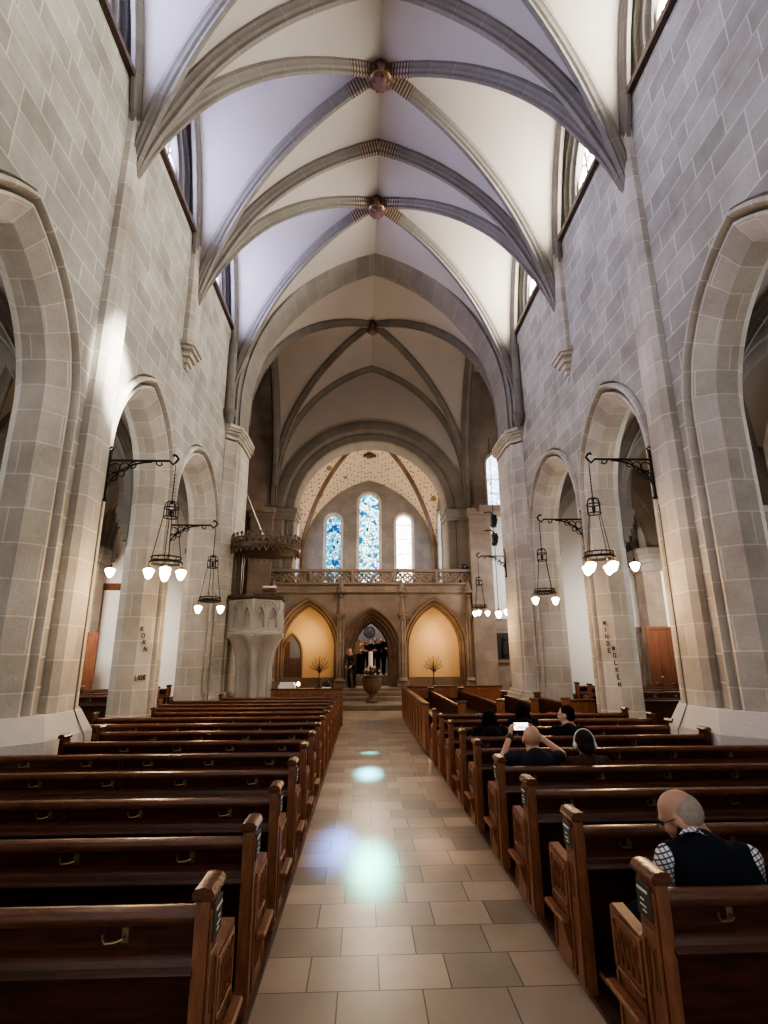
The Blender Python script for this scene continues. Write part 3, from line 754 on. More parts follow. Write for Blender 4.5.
# ------------------------------------------------------------------ side aisles
OUT = 8.35
for s, side in ((-1, 'left'), (1, 'right')):
    mp = sideX(s, OUT)
    aw = [(5.6, .75, 4.6, 5.9, 2.9), (9.2, .75, 4.6, 5.9, 2.9), (12.6, .75, 4.6, 5.9, 2.9)]
    mb = MB(); wall_holes(mb, mp, -3.4, 16.6, 0, 8.6, aw)
    mb.quad([(AX+s*5.0, 16.55, 0), (AX+s*8.4, 16.55, 0), (AX+s*8.4, 16.55, 8.6), (AX+s*5.0, 16.55, 8.6)])
    mb.quad([(AX+s*5.0, -3.4, 0), (AX+s*8.4, -3.4, 0), (AX+s*8.4, -3.4, 8.6), (AX+s*5.0, -3.4, 8.6)])
    wa = struct(mb, 'wall_aisle_' + side, M['white'], 'white plastered outer wall of the ' + side + ' side aisle', 'wall')
    mb = MB()
    for c, h, sp, ap, zs in aw: arch_sweep(mb, mp, c, h, sp, ap, [(-.1,-.02), (0,-.02), (.02,.1), (.12,.4)], zs)
    mb.build('window_splay', M['pier'], wa)
    for k, (c, h, sp, ap, zs) in enumerate(aw):
        mb = MB(); pts = [mp(y, z, .3) for y, z in arch_pts(c, h, sp, ap, 0, zs)]
        mb.quad(pts, [(p[1], p[2]) for p in pts]); pn = mb.build('pane', M['aisleglass'], None, 0)
        mb = MB()
        mb.box(*sorted((mp(0,0,.2)[0], mp(0,0,.28)[0])), c-.04, c+.04, zs, ap-.2)
        w = tag(mb.build('window_%d' % (15 + k + (3 if s > 0 else 0)), M['pier']), ['nearest', 'middle', 'farthest'][k] + ' pointed window in the outer wall of the ' + side + ' aisle', 'window', None, 'structure'); pn.parent = w
    # vaults
    mb = MB(); Pa = []
    w_ = (OUT - HW - .70)/2; xc = AX + s*(HW + .70 + w_)
    global_R = 2.7
    for k in range(0, 5): Pa.append(vault_patch(mb, xc, w_, PB[k], PB[k+1] + (0 if k < 4 else 1.8), 4.95, 2.7, .15, 10, 4))
    struct(mb, 'ceiling_aisle_' + side, M['plaster'], 'plaster vault webs over the ' + side + ' side aisle', 'ceiling', 25)
    mb = MB()
    for k in range(1, 5):
        R_ = vault_ribs(Pa[k])
        for c in R_['diag']: rib_sweep(mb, down(c, .5), RIB, .75)
        for c in R_['back']: rib_sweep(mb, down(c, .5), RIB, 1.5)
    struct(mb, 'trim_rib_aisle_' + side, M['rib'], 'stone ribs and cross arches of the ' + side + ' side aisle vault', 'vault rib', 40)
    # diaphragm arches on engaged piers with capitals, toothed quoins
    for k, (y, w) in enumerate(((7.5, .3), (10.93, .3), (15.3, .34))):
        mb = MB()
        c = xc; h = w_
        arch_sweep(mb, facingY(y-w), c, h, 4.9, 7.0, [(-.05,0), (.0,0), (.05,.02), (.09,.09), (.15,.11), (.30,.26), (.30,2*w-.26), (.0,2*w)], 4.6, 12)
        wall_holes(mb, facingY(y-w+.01), c-h-.02, c+h+.02, 4.7, 8.0, [(c, h, 4.9, 7.0, 4.7)], 0, 12)
        a = struct(mb, 'trim_aisle_arch', M['rib'], ['nearest', 'second', 'third'][k] + ' stone cross arch spanning the ' + side + ' side aisle', 'arch')
        mb = MB()
        X = lambda o: AX + s*o
        def ol(g): return [(X(OUT+.1), y-.42-g), (X(OUT-.44-g), y-.42-g), (X(OUT-.68-g), y-.22-g), (X(OUT-.68-g), y+.22+g), (X(OUT-.44-g), y+.42+g), (X(OUT+.1), y+.42+g)]
        mb.prism(ol(0), 0, 4.2, 'z')
        for z in [j*.42 for j in range(0, 10, 2)]: mb.box(*sorted((X(OUT-.02), X(OUT+.05))), y-.62, y+.62, z, z+.42)
        p_ = mb.build('engaged_pier', M['screen_grey'], a)
        mb = MB(); mb.box(*sorted((X(OUT-.27), X(OUT+.1))), y-.455, y+.455, 0, 4.15); mb.build('plaster_strip', M['white'], a)
        mb = MB()
        for z0, z1, g in ((4.1, 4.2, .06), (4.2, 4.34, .02), (4.34, 4.46, .12), (4.46, 4.58, .17), (4.58, 4.74, .21)): mb.prism(ol(g), z0, z1, 'z')
        for j in range(6): mb.prism([(X(HW+.68), y-.32), (X(HW+.72+.28*(j/5)**.7), y-.26), (X(HW+.72+.28*(j/5)**.7), y+.26), (X(HW+.68), y+.32)], 3.9+.14*j, 4.04+.14*j, 'z')
        mb.build('capital', M['rib'], a)

# doors of the aisles
def plank_door(name, label, loc, rotz, w, h, mat, dark=False):
    t = thing(name, label, 'door', loc, rotz, None, 'structure')
    mb = MB(); mb.box(-w/2, w/2, -.03, .03, 0, h); 
    for k in range(1, 4): mb.box(-w/2 + w*k/4 - .008, -w/2 + w*k/4 + .008, -.04, -.03, .05, h-.05)
    mb.build('leaf', mat, t)
    mb = MB(); mb.box(-w/2-.09, -w/2, -.05, .05, 0, h+.09, .01); mb.box(w/2, w/2+.09, -.05, .05, 0, h+.09, .01); mb.box(-w/2, w/2, -.05, .05, h, h+.09, .01)
    mb.build('frame', mat, t)
    mb = MB(); mb.sphere((-w*.30, -.07, h*.5), .035, 10, 6); mb.tube([(-w*.30, -.03, h*.5), (-w*.30, -.07, h*.5)], .014, 6)
    mb.build('handle', M['nickel'], t)
    return t
plank_door('door_1', 'brown plank door with a pale knob at the foot of the right aisle pier', (8.22, 14.70, .0), 0, .95, 2.45, M['oak'])
plank_door('door_2', 'low brown wooden door at the foot of the left aisle pier', (-7.48, 14.72, .0), 0, .95, 2.36, M['oak'])
t = thing('door_3', 'tall dark wooden door frame on the white end wall of the left aisle', 'door', (-7.5, 16.5, 0), 0, None, 'structure')
mb = MB(); mb.box(-.45, -.27, -.06, .04, 0, 3.9); mb.box(.3, .45, -.06, .04, 0, 3.9); mb.box(-.45, .45, -.06, .04, 3.75, 3.95); mb.build('frame', M['oak'], t)
# relief epitaph on the right aisle wall
t = thing('stone_epitaph', 'carved grey stone epitaph with draped figures on the right aisle wall', 'epitaph', (8.62, 17.0-.9, 0))
t.location = (7.9, 16.50, 0)
mb = MB(); mb.box(-.55, .55, -.10, .04, 2.45, 2.62, .02); mb.box(-.5, -.38, -.08, .04, .6, 2.45, .01); mb.box(.38, .5, -.08, .04, .6, 2.45, .01); mb.box(-.5, .5, -.03, .04, .6, 2.45); mb.build('frame', M['screen_grey'], t)
mb = MB()
for k in range(6):
    x = -.32 + .128*k; mb.capsule((x, -.06, 1.75), (x+.02*(-1)**k, -.08, 2.2), .08, .05, 8); mb.sphere((x, -.09, 2.30), .055, 8, 6)
mb.build('relief', M['rib'], t)
mb = MB(); arch_sweep(mb, facingY(-.08), 0, .36, 1.25, 1.62, [(-.05,0), (0,0), (.03,.05)], .6, 8); mb.build('niche_arch', M['screen_grey'], t)
t = thing('wall_tablet', 'dark framed stone tablet on the wall past the right crossing pier', 'tablet', (5.85, 22.86, 0))
mb = MB(); mb.box(-.5, .5, -.05, .0, 1.5, 2.9, .02); mb.build('frame', M['screen_grey'], t)
mb = MB(); mb.box(-.36, .36, -.07, -.04, 1.65, 2.72, .02); mb.capsule((0,-.08,1.9), (0,-.08,2.3), .14, .1, 8); mb.sphere((0,-.1,2.5), .09, 8, 6); mb.build('relief', M['ink'], t)

# ------------------------------------------------------------------ choir screen with gallery
SY = 23.0 - .35
def fy(x, z, d): return (x, SY + d, z)
mb = MB()
holes = [(-2.26, 1.33, 2.10, 4.13, .6), (.34, 1.22, 1.95, 3.75, .6), (2.96, 1.33, 2.10, 4.13, .6)]
wall_holes(mb, fy, XL-.05, XR+.25, .6, 4.40, holes)
scr = struct(mb, 'wall_choir_screen', M['screen_grey'], 'stone choir screen with three pointed arches under a gallery', 'screen')
mb = MB()
for c, h, sp, ap, zs in (holes[0], holes[2]):
    arch_sweep(mb, fy, c, h, sp, ap, [(-.06,0), (-.04,-.06), (0,-.08), (.04,-.05), (.05,.04), (.09,.08), (.13,.05), (.15,.14), (.20,.20), (.24,.18), (.26,.28), (.28,.52)], zs, 14)
c, h, sp, ap, zs = holes[1]
arch_sweep(mb, fy, c, h, sp, ap, [(-.06,0), (-.04,-.06), (0,-.08), (.04,-.05), (.06,.06), (.12,.12), (.17,.09), (.20,.2), (.27,.27), (.31,.23), (.35,.38), (.42,.46), (.46,.44), (.50,.58), (.50,1.5)], zs, 14)
mb.build('arch_moulding', M['arch_brown'], scr)
mb = MB()
for c in (-2.26, 2.96):
    mb.box(c-1.6, c+1.6, SY+.50, SY+.56, .9, 4.4)
mb.build('niche_wall', M['cream'], scr)
mb = MB()
for c in (-2.26, 2.96): mb.box(c-1.2, c+1.2, SY+.30, SY+.52, .6, .98, .01)
mb.build('niche_bench', M['arch_brown'], scr)
mb = MB(); mb.box(XL, XR+.2, SY+1.55, SY+1.6, .6, 2.0); 
mb2 = MB()
for x in (-.92, 1.60, -3.72, 4.40):
    for dx in (-.10, 0, .10):
        mb2.tube([(x+dx, SY-.06-.05*(dx == 0), .75), (x+dx, SY-.06-.05*(dx == 0), 3.3)], .05, 8)
    mb2.box(x-.24, x+.24, SY-.22, SY+.05, .6, .82, .03)
    mb2.lathe([(.2,0), (.24,.04), (.2,.1), (.15,.16)], (x, SY-.09, .82), 10)
mb2.build('clustered_shaft', M['screen_grey'], scr)
mb2 = MB()
for x in (-.92, 1.60, -3.72, 4.40):
    mb2.lathe([(.02,0), (.10,.03), (.13,.12), (.2,.18), (.2,.24)], (x, SY-.12, 3.25), 8)
    mb2.capsule((x, SY-.15, 3.55), (x, SY-.15, 4.05), .13, .09, 8); mb2.sphere((x, SY-.15, 4.22), .075, 8, 6)
    mb2.lathe([(.2,0), (.22,.06), (.14,.14), (.16,.2), (.06,.45), (.01,.55)], (x, SY-.14, 4.36), 8)
mb2.build('statue_niche', M['screen_grey'], scr)
mb2 = MB(); mb2.box(XL-.05, XR+.25, SY-.12, SY+1.7, 4.36, 4.46, .03); mb2.box(XL-.05, XR+.25, SY-.04, SY+.15, 4.46, 4.71); mb2.box(XL-.05, XR+.25, SY-.16, SY+.2, 4.70, 4.80, .03)
mb2.build('gallery_floor', M['screen_grey'], scr)
gal = thing('gallery_balustrade', 'pierced stone balustrade of curling tracery along the top of the choir screen', 'balustrade', (0, SY, 4.79))
mb = MB(); mb.box(XL-.05, XR+.25, -.14, .12, .44, .57, .03); mb.build('top_rail', M['screen_grey'], gal)
mb = MB()
n = 22; W = XR - XL + .3; st = W/n
for k in range(n):
    x = XL - .05 + st*(k+.5)
    def ring(cx, cz, r, t, N=12): mb.tube([(cx + r*cos(2*PI*j/N), 0, cz + r*sin(2*PI*j/N)) for j in range(N+1)], t, 5, False)
    ring(x, .22, .17, .046)
    sg = 1 if k % 2 else -1
    mb.tube([(x + sg*.17, 0, .40), (x + sg*.06, 0, .27), (x - sg*.06, 0, .17), (x - sg*.17, 0, .04)], .046, 5)
    ring(x - sg*.09, .30, .055, .03, 8); ring(x + sg*.09, .14, .055, .03, 8)
mb.build('tracery', M['screen_grey'], gal)
for k in range(0, 6):
    x = XL + (XR-XL+.2)*k/5; mb = MB(); mb.box(x-.07, x+.07, -.13, .11, 0, .5, .02); mb.build('post', M['screen_grey'], gal)

mb = MB(); mb.lathe([(.10,0), (.13,.05), (.13,.16), (.08,.2)], (0,0,.0), 12); mb.tube([(0,0,0), (0,.1,-.14)], .02, 6)
o = mb.build('floodlight', M['black'], None, loc=(4.28, SY-.02, 5.37)); tag(o, 'small black floodlight sitting on the right end of the gallery rail', 'floodlight')
# inner doorway in the left niche
dr = thing('door_4', 'small pointed doorway with a dark red curtain inside the left screen arch', 'door', (0,0,0), 0, None, 'structure')
mb = MB(); arch_sweep(mb, lambda x, z, d: (x, SY+.44+d, z), -2.92, .44, 1.95, 2.76, [(0,.02), (0,-.03), (.06,-.05), (.08,.0), (.12,.02), (.12,.08)], .6, 10); mb.build('frame', M['arch_brown'], dr)
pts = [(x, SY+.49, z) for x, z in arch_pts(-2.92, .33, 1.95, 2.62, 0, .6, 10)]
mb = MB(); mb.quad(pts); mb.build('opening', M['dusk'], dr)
mb = MB()
mb.loft([[(-3.24 + .64*k/16, SY+.475 - .015*(k % 2), z) for k in range(17)] for z in (.6, 1.2, 1.75)], False); mb.build('curtain', M['redpaint'], dr)
mb = MB(); mb.box(-3.22, -3.02, SY+.465, SY+.485, 1.75, 2.4); mb.build('wall_panel', M['oak'], dr)

# tree-shaped candle stands before the side niches
def candle_tree(label, loc):
    t = thing('candle_tree', label, 'candle stand', loc)
    mb = MB(); mb.lathe([(.16,0), (.17,.02), (.05,.05), (.02,.12)], n=12); mb.tube([(0,0,.05), (0,0,1.05)], .018, 8); mb.build('stand', M['iron'], t)
    mb = MB()
    for k in range(15):
        a = -PI*.08 + PI*1.16*k/14
        r = .42 if k % 2 else .34
        e = V((r*cos(a), 0, .78 + r*sin(a)))
        mb = MB(); mb.tube([(0, 0, .55 + .02*k % .1), e*.6 + V((0,0,.30)), e + V((0,0,.02))], [.012, .009, .006], 5)
        q = (e*.6 + V((0,0,.30))).lerp(e + V((0,0,.02)), .3); mb.tube([q, q + (e - V((0,0,.55))).normalized()*.10 + V((.06*sin(a), 0, .05))], .005, 4)
        mb.build('branch', M['iron'], t)
    return t
candle_tree('bare tree shaped candle stand in front of the left cream niche', (-1.76, SY+.02, .6))
candle_tree('bare tree shaped candle stand in front of the right cream niche', (2.86, SY+.02, .6))

# font with flowers
t = thing('baptismal_font', 'grey stone goblet shaped font standing at the head of the aisle', 'font', (.33, 20.6, .18))
mb = MB(); mb.lathe([(.30,0), (.33,.03), (.33,.11), (.27,.14), (.2,.19), (.16,.24), (.17,.34), (.2,.40)], n=8, rot=PI/8); mb.build('foot', M['arch_brown'], t)
mb = MB(); mb.lathe([(.19,.38), (.30,.44), (.42,.56), (.48,.72), (.50,.92), (.52,.95), (.52,1.0), (.46,1.0), (.44,.94), (.2,.86), (.01,.85)], n=24); mb.build('bowl', M['arch_brown'], t); t.scale = (.72, .72, .84)
t = thing('flower_arrangement', 'low arrangement of red and cream flowers on top of the font', 'flowers', (.33, 20.6, 1.00))
rnd = random.Random(3)
lf = MB(); BL = []
for k in range(60):
    a = rnd.random()*2*PI; r = .42*sqrt(rnd.random()); z = .10 + .28*(1-r/.45)*rnd.random() + .03
    p = V((r*cos(a), r*sin(a), z)); d = V((cos(a)*.08, sin(a)*.08, .05))
    lf.quad([p, p + d*.5 + V((-sin(a)*.03, cos(a)*.03, 0)), p + d*1.3, p + d*.5 - V((-sin(a)*.03, cos(a)*.03, 0))])
    if k % 3 == 0: BL.append((p + V((0,0,.05)), .045, 'red_bloom', 'redflower'))
    if k % 7 == 0: BL.append((p + V((0,0,.06)), .05, 'cream_bloom', 'creamflower'))
lf.lathe([(.40,0), (.38,.09), (.01,.12)], n=12)
M['leaf'] = plain('dark_leaves', (.03,.045,.02), .6, noise=.4); M['redflower'] = plain('dark_red_petals', (.22,.035,.03), .6, noise=.3); M['creamflower'] = plain('cream_petals', (.7,.6,.5), .6)
t.scale = (.82, .82, 1.25); lf.build('foliage', M['leaf'], t); 
for p, r_, nm, mt in BL:
    mb = MB()
    for q in range(5): mb.sphere(p + V((r_*.55*cos(q*1.257), r_*.55*sin(q*1.257), 0)), r_*.6, 6, 4)
    mb.sphere(p + V((0,0,r_*.3)), r_*.5, 6, 4); mb.build(nm, M[mt], t)
mb = MB(); mb.lathe([(.10,0), (.13,.02), (.13,.05), (.09,.06), (.085,.07), (.085,.62), (.07,.635), (.012,.63), (.012,.67)], n=14)
o = mb.build('altar_candle', M['paper'], None, loc=(.30, 22.0, 1.62-.27+.0)); tag(o, 'thick white candle rising behind the flowers of the font', 'candle')
mb = MB(); mb.lathe([(.18,0), (.2,.03), (.06,.08), (.05,.8), (.14,.88), (.14,.905)], n=12)
o2 = mb.build('candle_pedestal', M['iron'], None, loc=(.30, 22.0, .445)); tag(o2, 'dark pedestal holding the thick white candle', 'pedestal')

# ------------------------------------------------------------------ pulpit
PX, PY, PR = -2.93, 15.25, .76
def hexp(r, z, n=6, rot=PI/6*0): return [(r*cos(2*PI*k/n+rot), r*sin(2*PI*k/n+rot), z) for k in range(n)]
ROT = PI/6 + .05
pu = thing('pulpit', 'pale grey stone pulpit with carved tracery panels on a fluted stem', 'pulpit', (PX, PY, 0))
mb = MB(); mb.loft([hexp(r, z, 6, ROT) for r, z in ((.82,2.42), (.86,2.46), (.86,2.52), (.80,2.55), (.72,2.55), (.72,3.40))], True, True); mb.build('parapet', M['pulpit'], pu)
mb = MB()
for k in range(6):
    a0, a1 = ROT + 2*PI*k/6, ROT + 2*PI*(k+1)/6
    am = (a0+a1)/2; ap_ = .80*cos(PI/6)+.012
    nrm = V((cos(am), sin(am), 0)); tg = V((-sin(am), cos(am), 0))
    def Q(u, z, d=0): return nrm*(ap_+d) + tg*u + V((0,0,z))
    qf = lambda u, z, d: Q(u, z, -d - .012)
    hl = [(-.185, .135, 2.92, 3.20, 2.64), (.185, .135, 2.92, 3.20, 2.64)]
    wall_holes(mb, qf, -.40, .40, 2.55, 3.40, hl, 0, 6)
    for h_ in hl:
        arch_sweep(mb, qf, h_[0], h_[1]+.002, h_[2], h_[3]+.002, [(-.02,0), (-.015,-.02), (0,-.02), (.02,.0), (.03,.085)], h_[4], 6)
        mb.quad([qf(h_[0]-h_[1], h_[4], 0), qf(h_[0]+h_[1], h_[4], 0), qf(h_[0]+h_[1], h_[4]-.0, .08), qf(h_[0]-h_[1], h_[4], .08)])
        mb.tube([Q(h_[0]-.11, 2.90, -.03), Q(h_[0]-.03, 2.96, -.03), Q(h_[0], 3.06, -.03), Q(h_[0]+.03, 2.96, -.03), Q(h_[0]+.11, 2.90, -.03)], .02, 5)
    mb.tube([Q(y, z, .005) for y, z in arch_pts(0, .36, 2.98, 3.37, 0, 2.60, 8)], .026, 6)
    mb.tube([Q(.075*cos(2*PI*j/10), 3.245+.075*sin(2*PI*j/10), .005) for j in range(11)], .02, 5, False)
    mb.tube([V((.80*cos(a0), .80*sin(a0), 2.55)), V((.80*cos(a0), .80*sin(a0), 3.4))], .04, 6)
mb.build('tracery_panel', M['pulpit'], pu)
mb = MB(); mb.loft([hexp(r, z, 6, ROT) for r, z in ((.80,3.40), (.88,3.43), (.90,3.48), (.90,3.52), (.84,3.54), (.70,3.54), (.70,3.3))], True, False); mb.build('coping', M['carved'], pu)
mb = MB()
N = 36
def flute(r, z, amt):
    out = []
    for k in range(N):
        a = 2*PI*k/N + ROT; out.append((r*(1+amt*cos(6*a - 6*ROT))*cos(a), r*(1+amt*cos(6*a - 6*ROT))*sin(a), z))
    return out
mb.loft([flute(.46, 0, .05), flute(.46, .25, .05), flute(.38, .32, .26), flute(.38, 1.45, .30), flute(.40, 1.7, .32), flute(.46, 2.0, .30), flute(.58, 2.22, .24), flute(.76, 2.40, .06), flute(.78, 2.45, .03)], True, True)
mb.build('stem', M['pulpit'], pu, 50)
mb = MB()
for k in range(6):
    a = ROT + 2*PI*k/6
    mb.tube([(.48*cos(a), .48*sin(a), .3), (.48*cos(a), .48*sin(a), 1.6), (.55*cos(a), .55*sin(a), 2.0), (.66*cos(a), .66*sin(a), 2.25), (.82*cos(a), .82*sin(a), 2.44)], .055, 8)
mb.build('stem_rib', M['pulpit'], pu)
pu.scale = (.96, .96, .967)
# sounding board
M['fret'] = wood('carved_brown_fretwork', (.10,.062,.038), (.22,.15,.10), .6, (6, 6, 6))
ca = thing('sounding_board', 'dark carved round wooden canopy hanging over the pulpit', 'canopy', (-2.80, PY+.05, -.31))
ca.scale = (.95, .95, 1)
mb = MB(); mb.lathe([(.02,5.0), (.95,4.96), (1.02,5.0), (1.04,5.1), (1.0,5.14), (.98,5.22), (.3,5.26), (.02,5.28)], n=32); mb.build('disc', M['carved'], ca)
mb = MB(); mb.lathe([(1.03,5.06), (1.06,5.09), (1.03,5.12)], n=32, caps=False)
for k in range(32):
    a = 2*PI*k/32; c, s_ = cos(a), sin(a)
    ap2 = a + 2*PI/64
    mb.tube([(1.0*cos(a-.09), 1.0*sin(a-.09), 5.14), (1.0*c, 1.0*s_, 5.34), (1.0*cos(a+.09), 1.0*sin(a+.09), 5.14)], .028, 5)
    mb.sphere((1.0*c, 1.0*s_, 5.40), .045, 6, 4)
    mb.sphere((1.0*cos(ap2), 1.0*sin(ap2), 5.28), .05, 6, 4)
    mb.tube([(1.0*cos(a-.08), 1.0*sin(a-.08), 5.02), (1.0*c, 1.0*s_, 4.88), (1.0*cos(a+.08), 1.0*sin(a+.08), 5.02)], .022, 5)
mb.build('fretwork', M['fret'], ca)
mb = MB(); mb.tube([(0, 0, 5.26), (-.68, .05, 6.75)], .022, 6); mb.build('hanging_rod', M['nickel'], ca)
mb = MB(); mb.box(-.80, -.72, -.18, .30, 3.66, 5.05, .02); mb.box(-.72, -.66, -.1, .0, 3.66, 5.0); mb.box(-.72, -.66, .14, .22, 3.66, 5.0); mb.build('back_panel', M['carved'], ca)
ld = thing('pulpit_bookrest', 'small wooden book rest on the pulpit rim', 'book rest', (-2.55, PY-.45, 3.42))
mb = MB(); mb.box(-.17, .17, -.10, .10, 0, .09, .015); mb.build('base', M['rail'], ld)
mb = MB(); mb.prism([(-.13,.09), (.13,.09), (.13,.17), (-.13,.11)], -.2, .2, 'x'); mb.build('slope', M['rail'], ld)
mb = MB(); mb.box(-.17, .17, -.11, .10, 0, .05, .01); o = mb.build('open_book', M['paper'], None, loc=(-2.55, PY-.45, 3.60)); tag(o, 'white book lying on the pulpit book rest', 'book')
# thin pendant wire lamp beside the pulpit and floodlights at the right crossing pier
for k, z in enumerate((6.75, 6.05)):
    t = thing('floodlight', ['upper', 'lower'][k] + ' black floodlight on an arm behind the right crossing pier', 'floodlight', (4.72, 19.3, z))
    mb = MB(); mb.tube([(.25,0,.0), (.0,0,.25), (-.25,0,.22)], .025, 6); mb.tube([(.25,0,0), (.25,0,-.1)], .02, 6); mb.build('arm', M['iron'], t)
    mb = MB(); mb.box(.0, .22, -.12, .12, -.28, .12, .03); mb.lathe([(.1,0), (.12,.05)], (.11,0,-.34), 10); mb.build('housing', M['black'], t)
    mb = MB()
# ------------------------------------------------------------------ pews
def pew_hook(mb_unused=None):
    mb = MB(); mb.box(-.016, .016, -.012, 0, -.03, .03, .004)
    mb.tube([(0,-.01,.0), (0,-.035,-.004), (-.025,-.045,-.010), (-.06,-.047,-.012), (-.07,-.047,.004), (-.07,-.047,.022)], [.006,.006,.005,.005,.005,.007], 6)
    return mb
HOOKS = {}
M['ledge'] = wood('ledge_wood', (.045,.014,.008), (.10,.034,.019), .28, (1.2, 8, 8))
def make_pew(name, label, L, s, loc, rotz=0, group=None, hooks=True, card=False, flap=False, hook_mat='brass', end=True, big=True, gap=.62):
    """local x runs from the aisle end (0) to the far end (s*L); +y is the way the sitters look"""
    t = thing(name, label, 'pew', loc, rotz, group)
    sx = lambda a: s*a
    def bx(mb, x0, x1, *r, **k): mb.box(min(sx(x0), sx(x1)), max(sx(x0), sx(x1)), *r, **k)
    # back
    mb = MB(); poly = [(.045,.03), (.075,.03), (.065,.80), (.035,.80)]
    mb.prism(poly, sx(.045), sx(L-.04), 'x')
    nst = max(1, round(L/1.75))
    for k in range(1, nst):
        x = L*k/nst; bx(mb, x-.028, x+.028, .005, .06, .66, .79, bev=.006)
    mb.build('backrest', M['wood'], t)
    mb = MB(); poly = [(.012,.775), (.018,.765), (.080,.765), (.088,.775), (.09,.797), (.080,.815), (.045,.822), (.018,.812), (.010,.795)]
    mb.prism(poly, sx(.05), sx(L-.045), 'x'); mb.build('top_rail', M['rail'], t)
    mb = MB(); poly = [(.045,.69), (.0,.682), (-.02,.668), (-.026,.645), (-.045,.638), (-.052,.628), (-.045,.615), (.045,.612)]
    mb.prism(poly, sx(.05), sx(L-.045), 'x'); mb.build('book_ledge', M['ledge'], t)
    mb = MB(); bx(mb, .045, L-.04, .07, .44, .40, .435, bev=.01); bx(mb, .045, L-.04, .38, .41, .03, .40); mb.build('seat', M['wood'], t)
    mb = MB(); bx(mb, .045, L-.04, -.20, -.08, .14, .17, bev=.008); bx(mb, .2, .24, -.17, -.02, .03, .14); bx(mb, L-.3, L-.26, -.17, -.02, .03, .14); mb.build('foot_rail', M['wood'], t)
    # bench ends
    def bench_end(x0, x1, first):
        mb = MB()
        prof = [(-.035,.03), (-.035,.80), (-.03,.86), (.0,.868), (.115,.868), (.13,.85), (.13,.625), (.16,.60), (.43,.625), (.455,.61), (.46,.58), (.455,.40), (.44,.28), (.44,.03)]
        mb.prism(prof, sx(x0), sx(x1), 'x')
        if first:   # raised frame and carved frieze on the aisle face
            for y0, y1, z0, z1 in ((-.025,.0,.06,.83), (.10,.125,.06,.62), (.15,.43,.57,.59), (.15,.175,.06,.57), (.41,.43,.06,.57), (.15,.43,.36,.38), (-.0,.1,.66,.675)):
                bx(mb, x0-.010, x0, y0, y1, z0, z1, bev=.003)
            zz = [(sx(x0-.003), .18+.0255*k, .41 if k % 2 else .47) for k in range(10)]; mb.tube(zz, .007, 5)
            zz = [(sx(x0-.003), .18+.0255*k, .54 if k % 2 else .48) for k in range(10)]; mb.tube(zz, .007, 5)
            for k in range(2):
                zz = [(sx(x0-.003), y_, z_) for y_, z_ in arch_pts(.03+.042*k, .017, .58, .61, 0, .46, 4)]; mb.tube(zz, .005, 5)
        e = mb.build('bench_end', M['endwood'] if first else M['wood'], t)
        mb = MB(); y0, y1 = -.045, .14
        poly = [(x0-.012, .868), (x0-.018, .888), (x0-.004, .908), ((x0+x1)/2, .914), (x1+.004, .908), (x1+.018, .888), (x1+.012, .868)]
        mb.prism([(sx(a), z) for a, z in poly], y0, y1, 'y')
        c = mb.build('cap', M['rail'], e)
        return e
    e = bench_end(0, .055, True); bench_end(L-.045, L, False)
    if card:
        mb = MB(); bx(mb, -.016, -.009, -.01, .11, .715, .845, bev=.002); cd = mb.build('name_card', M['card'], e)
        cd['label'] = 'dark card with small white lines of writing'
        mb = MB()
        for z, ys in ((.812, ((.098,.085), (.081,.07), (.066,.05), (.045,.03), (.026,.012))), (.778, ((.075,.06), (.056,.045))), (.756, ((.08,.07), (.066,.05), (.046,.03))), (.738, ((.062,.05), (.046,.03)))):
            for a, b in ys: bx(mb, -.0185, -.0155, b, a, z, z + (.011 if z > .8 else .006))
        mb.build('writing', M['paper'], e)
    if flap:
        mb = MB(); bx(mb, -.06, -.008, .13, .45, .285, .315, bev=.008)
        mb.prism([(sx(-.008), .285), (sx(-.05), .285), (sx(-.03), .20), (sx(-.008), .14)], .14, .165, 'y')
        mb.build('side_flap', M['endwood'], e)
    if hooks:
        n = max(1, int((L-.3)/gap))
        for k in range(n):
            x = .34 + gap*k
            if hook_mat not in HOOKS: HOOKS[hook_mat] = pew_hook().build('coat_hook', M[hook_mat]); h = HOOKS[hook_mat]
            else: h = HOOKS[hook_mat].copy(); C.objects.link(h)
            h.parent = t; h.location = (sx(x), .045, .728)
    return t
ORD = ['first', 'second', 'third', 'fourth', 'fifth', 'sixth', 'seventh', 'eighth', 'ninth', 'tenth', 'eleventh', 'twelfth', 'thirteenth', 'fourteenth', 'fifteenth']
LY = [2.48 + .9*i for i in range(14)]; LY[1] = 3.34; LY[2] = 4.21
LL = [2.95, 2.95, 2.95, 3.0, 3.75, 2.97, 2.97, 3.9, 3.9, 3.25, 3.9, 3.9, 3.9, 2.95]
for i, y in enumerate(LY):
    make_pew('pew', ORD[i] + ' dark wooden pew from the camera in the row left of the aisle', LL[i], -1, (AL, y, 0), 0, 'pews left of the aisle', True, i < 4, i < 6)
RY = [2.54, 3.43, 4.31, 5.2, 6.2, 7.08, 8.0, 8.92, 9.8]
RL = [3.1, 3.1, 3.1, 3.3, 4.0, 3.12, 3.2, 3.4, 3.4]
for i, y in enumerate(RY):
    extra = ''
    make_pew('pew', ORD[i] + ' dark wooden pew from the camera in the row right of the aisle' + extra, RL[i], 1, (AR, y, 0), 0, 'pews right of the aisle', True, i < 4, i < 6)
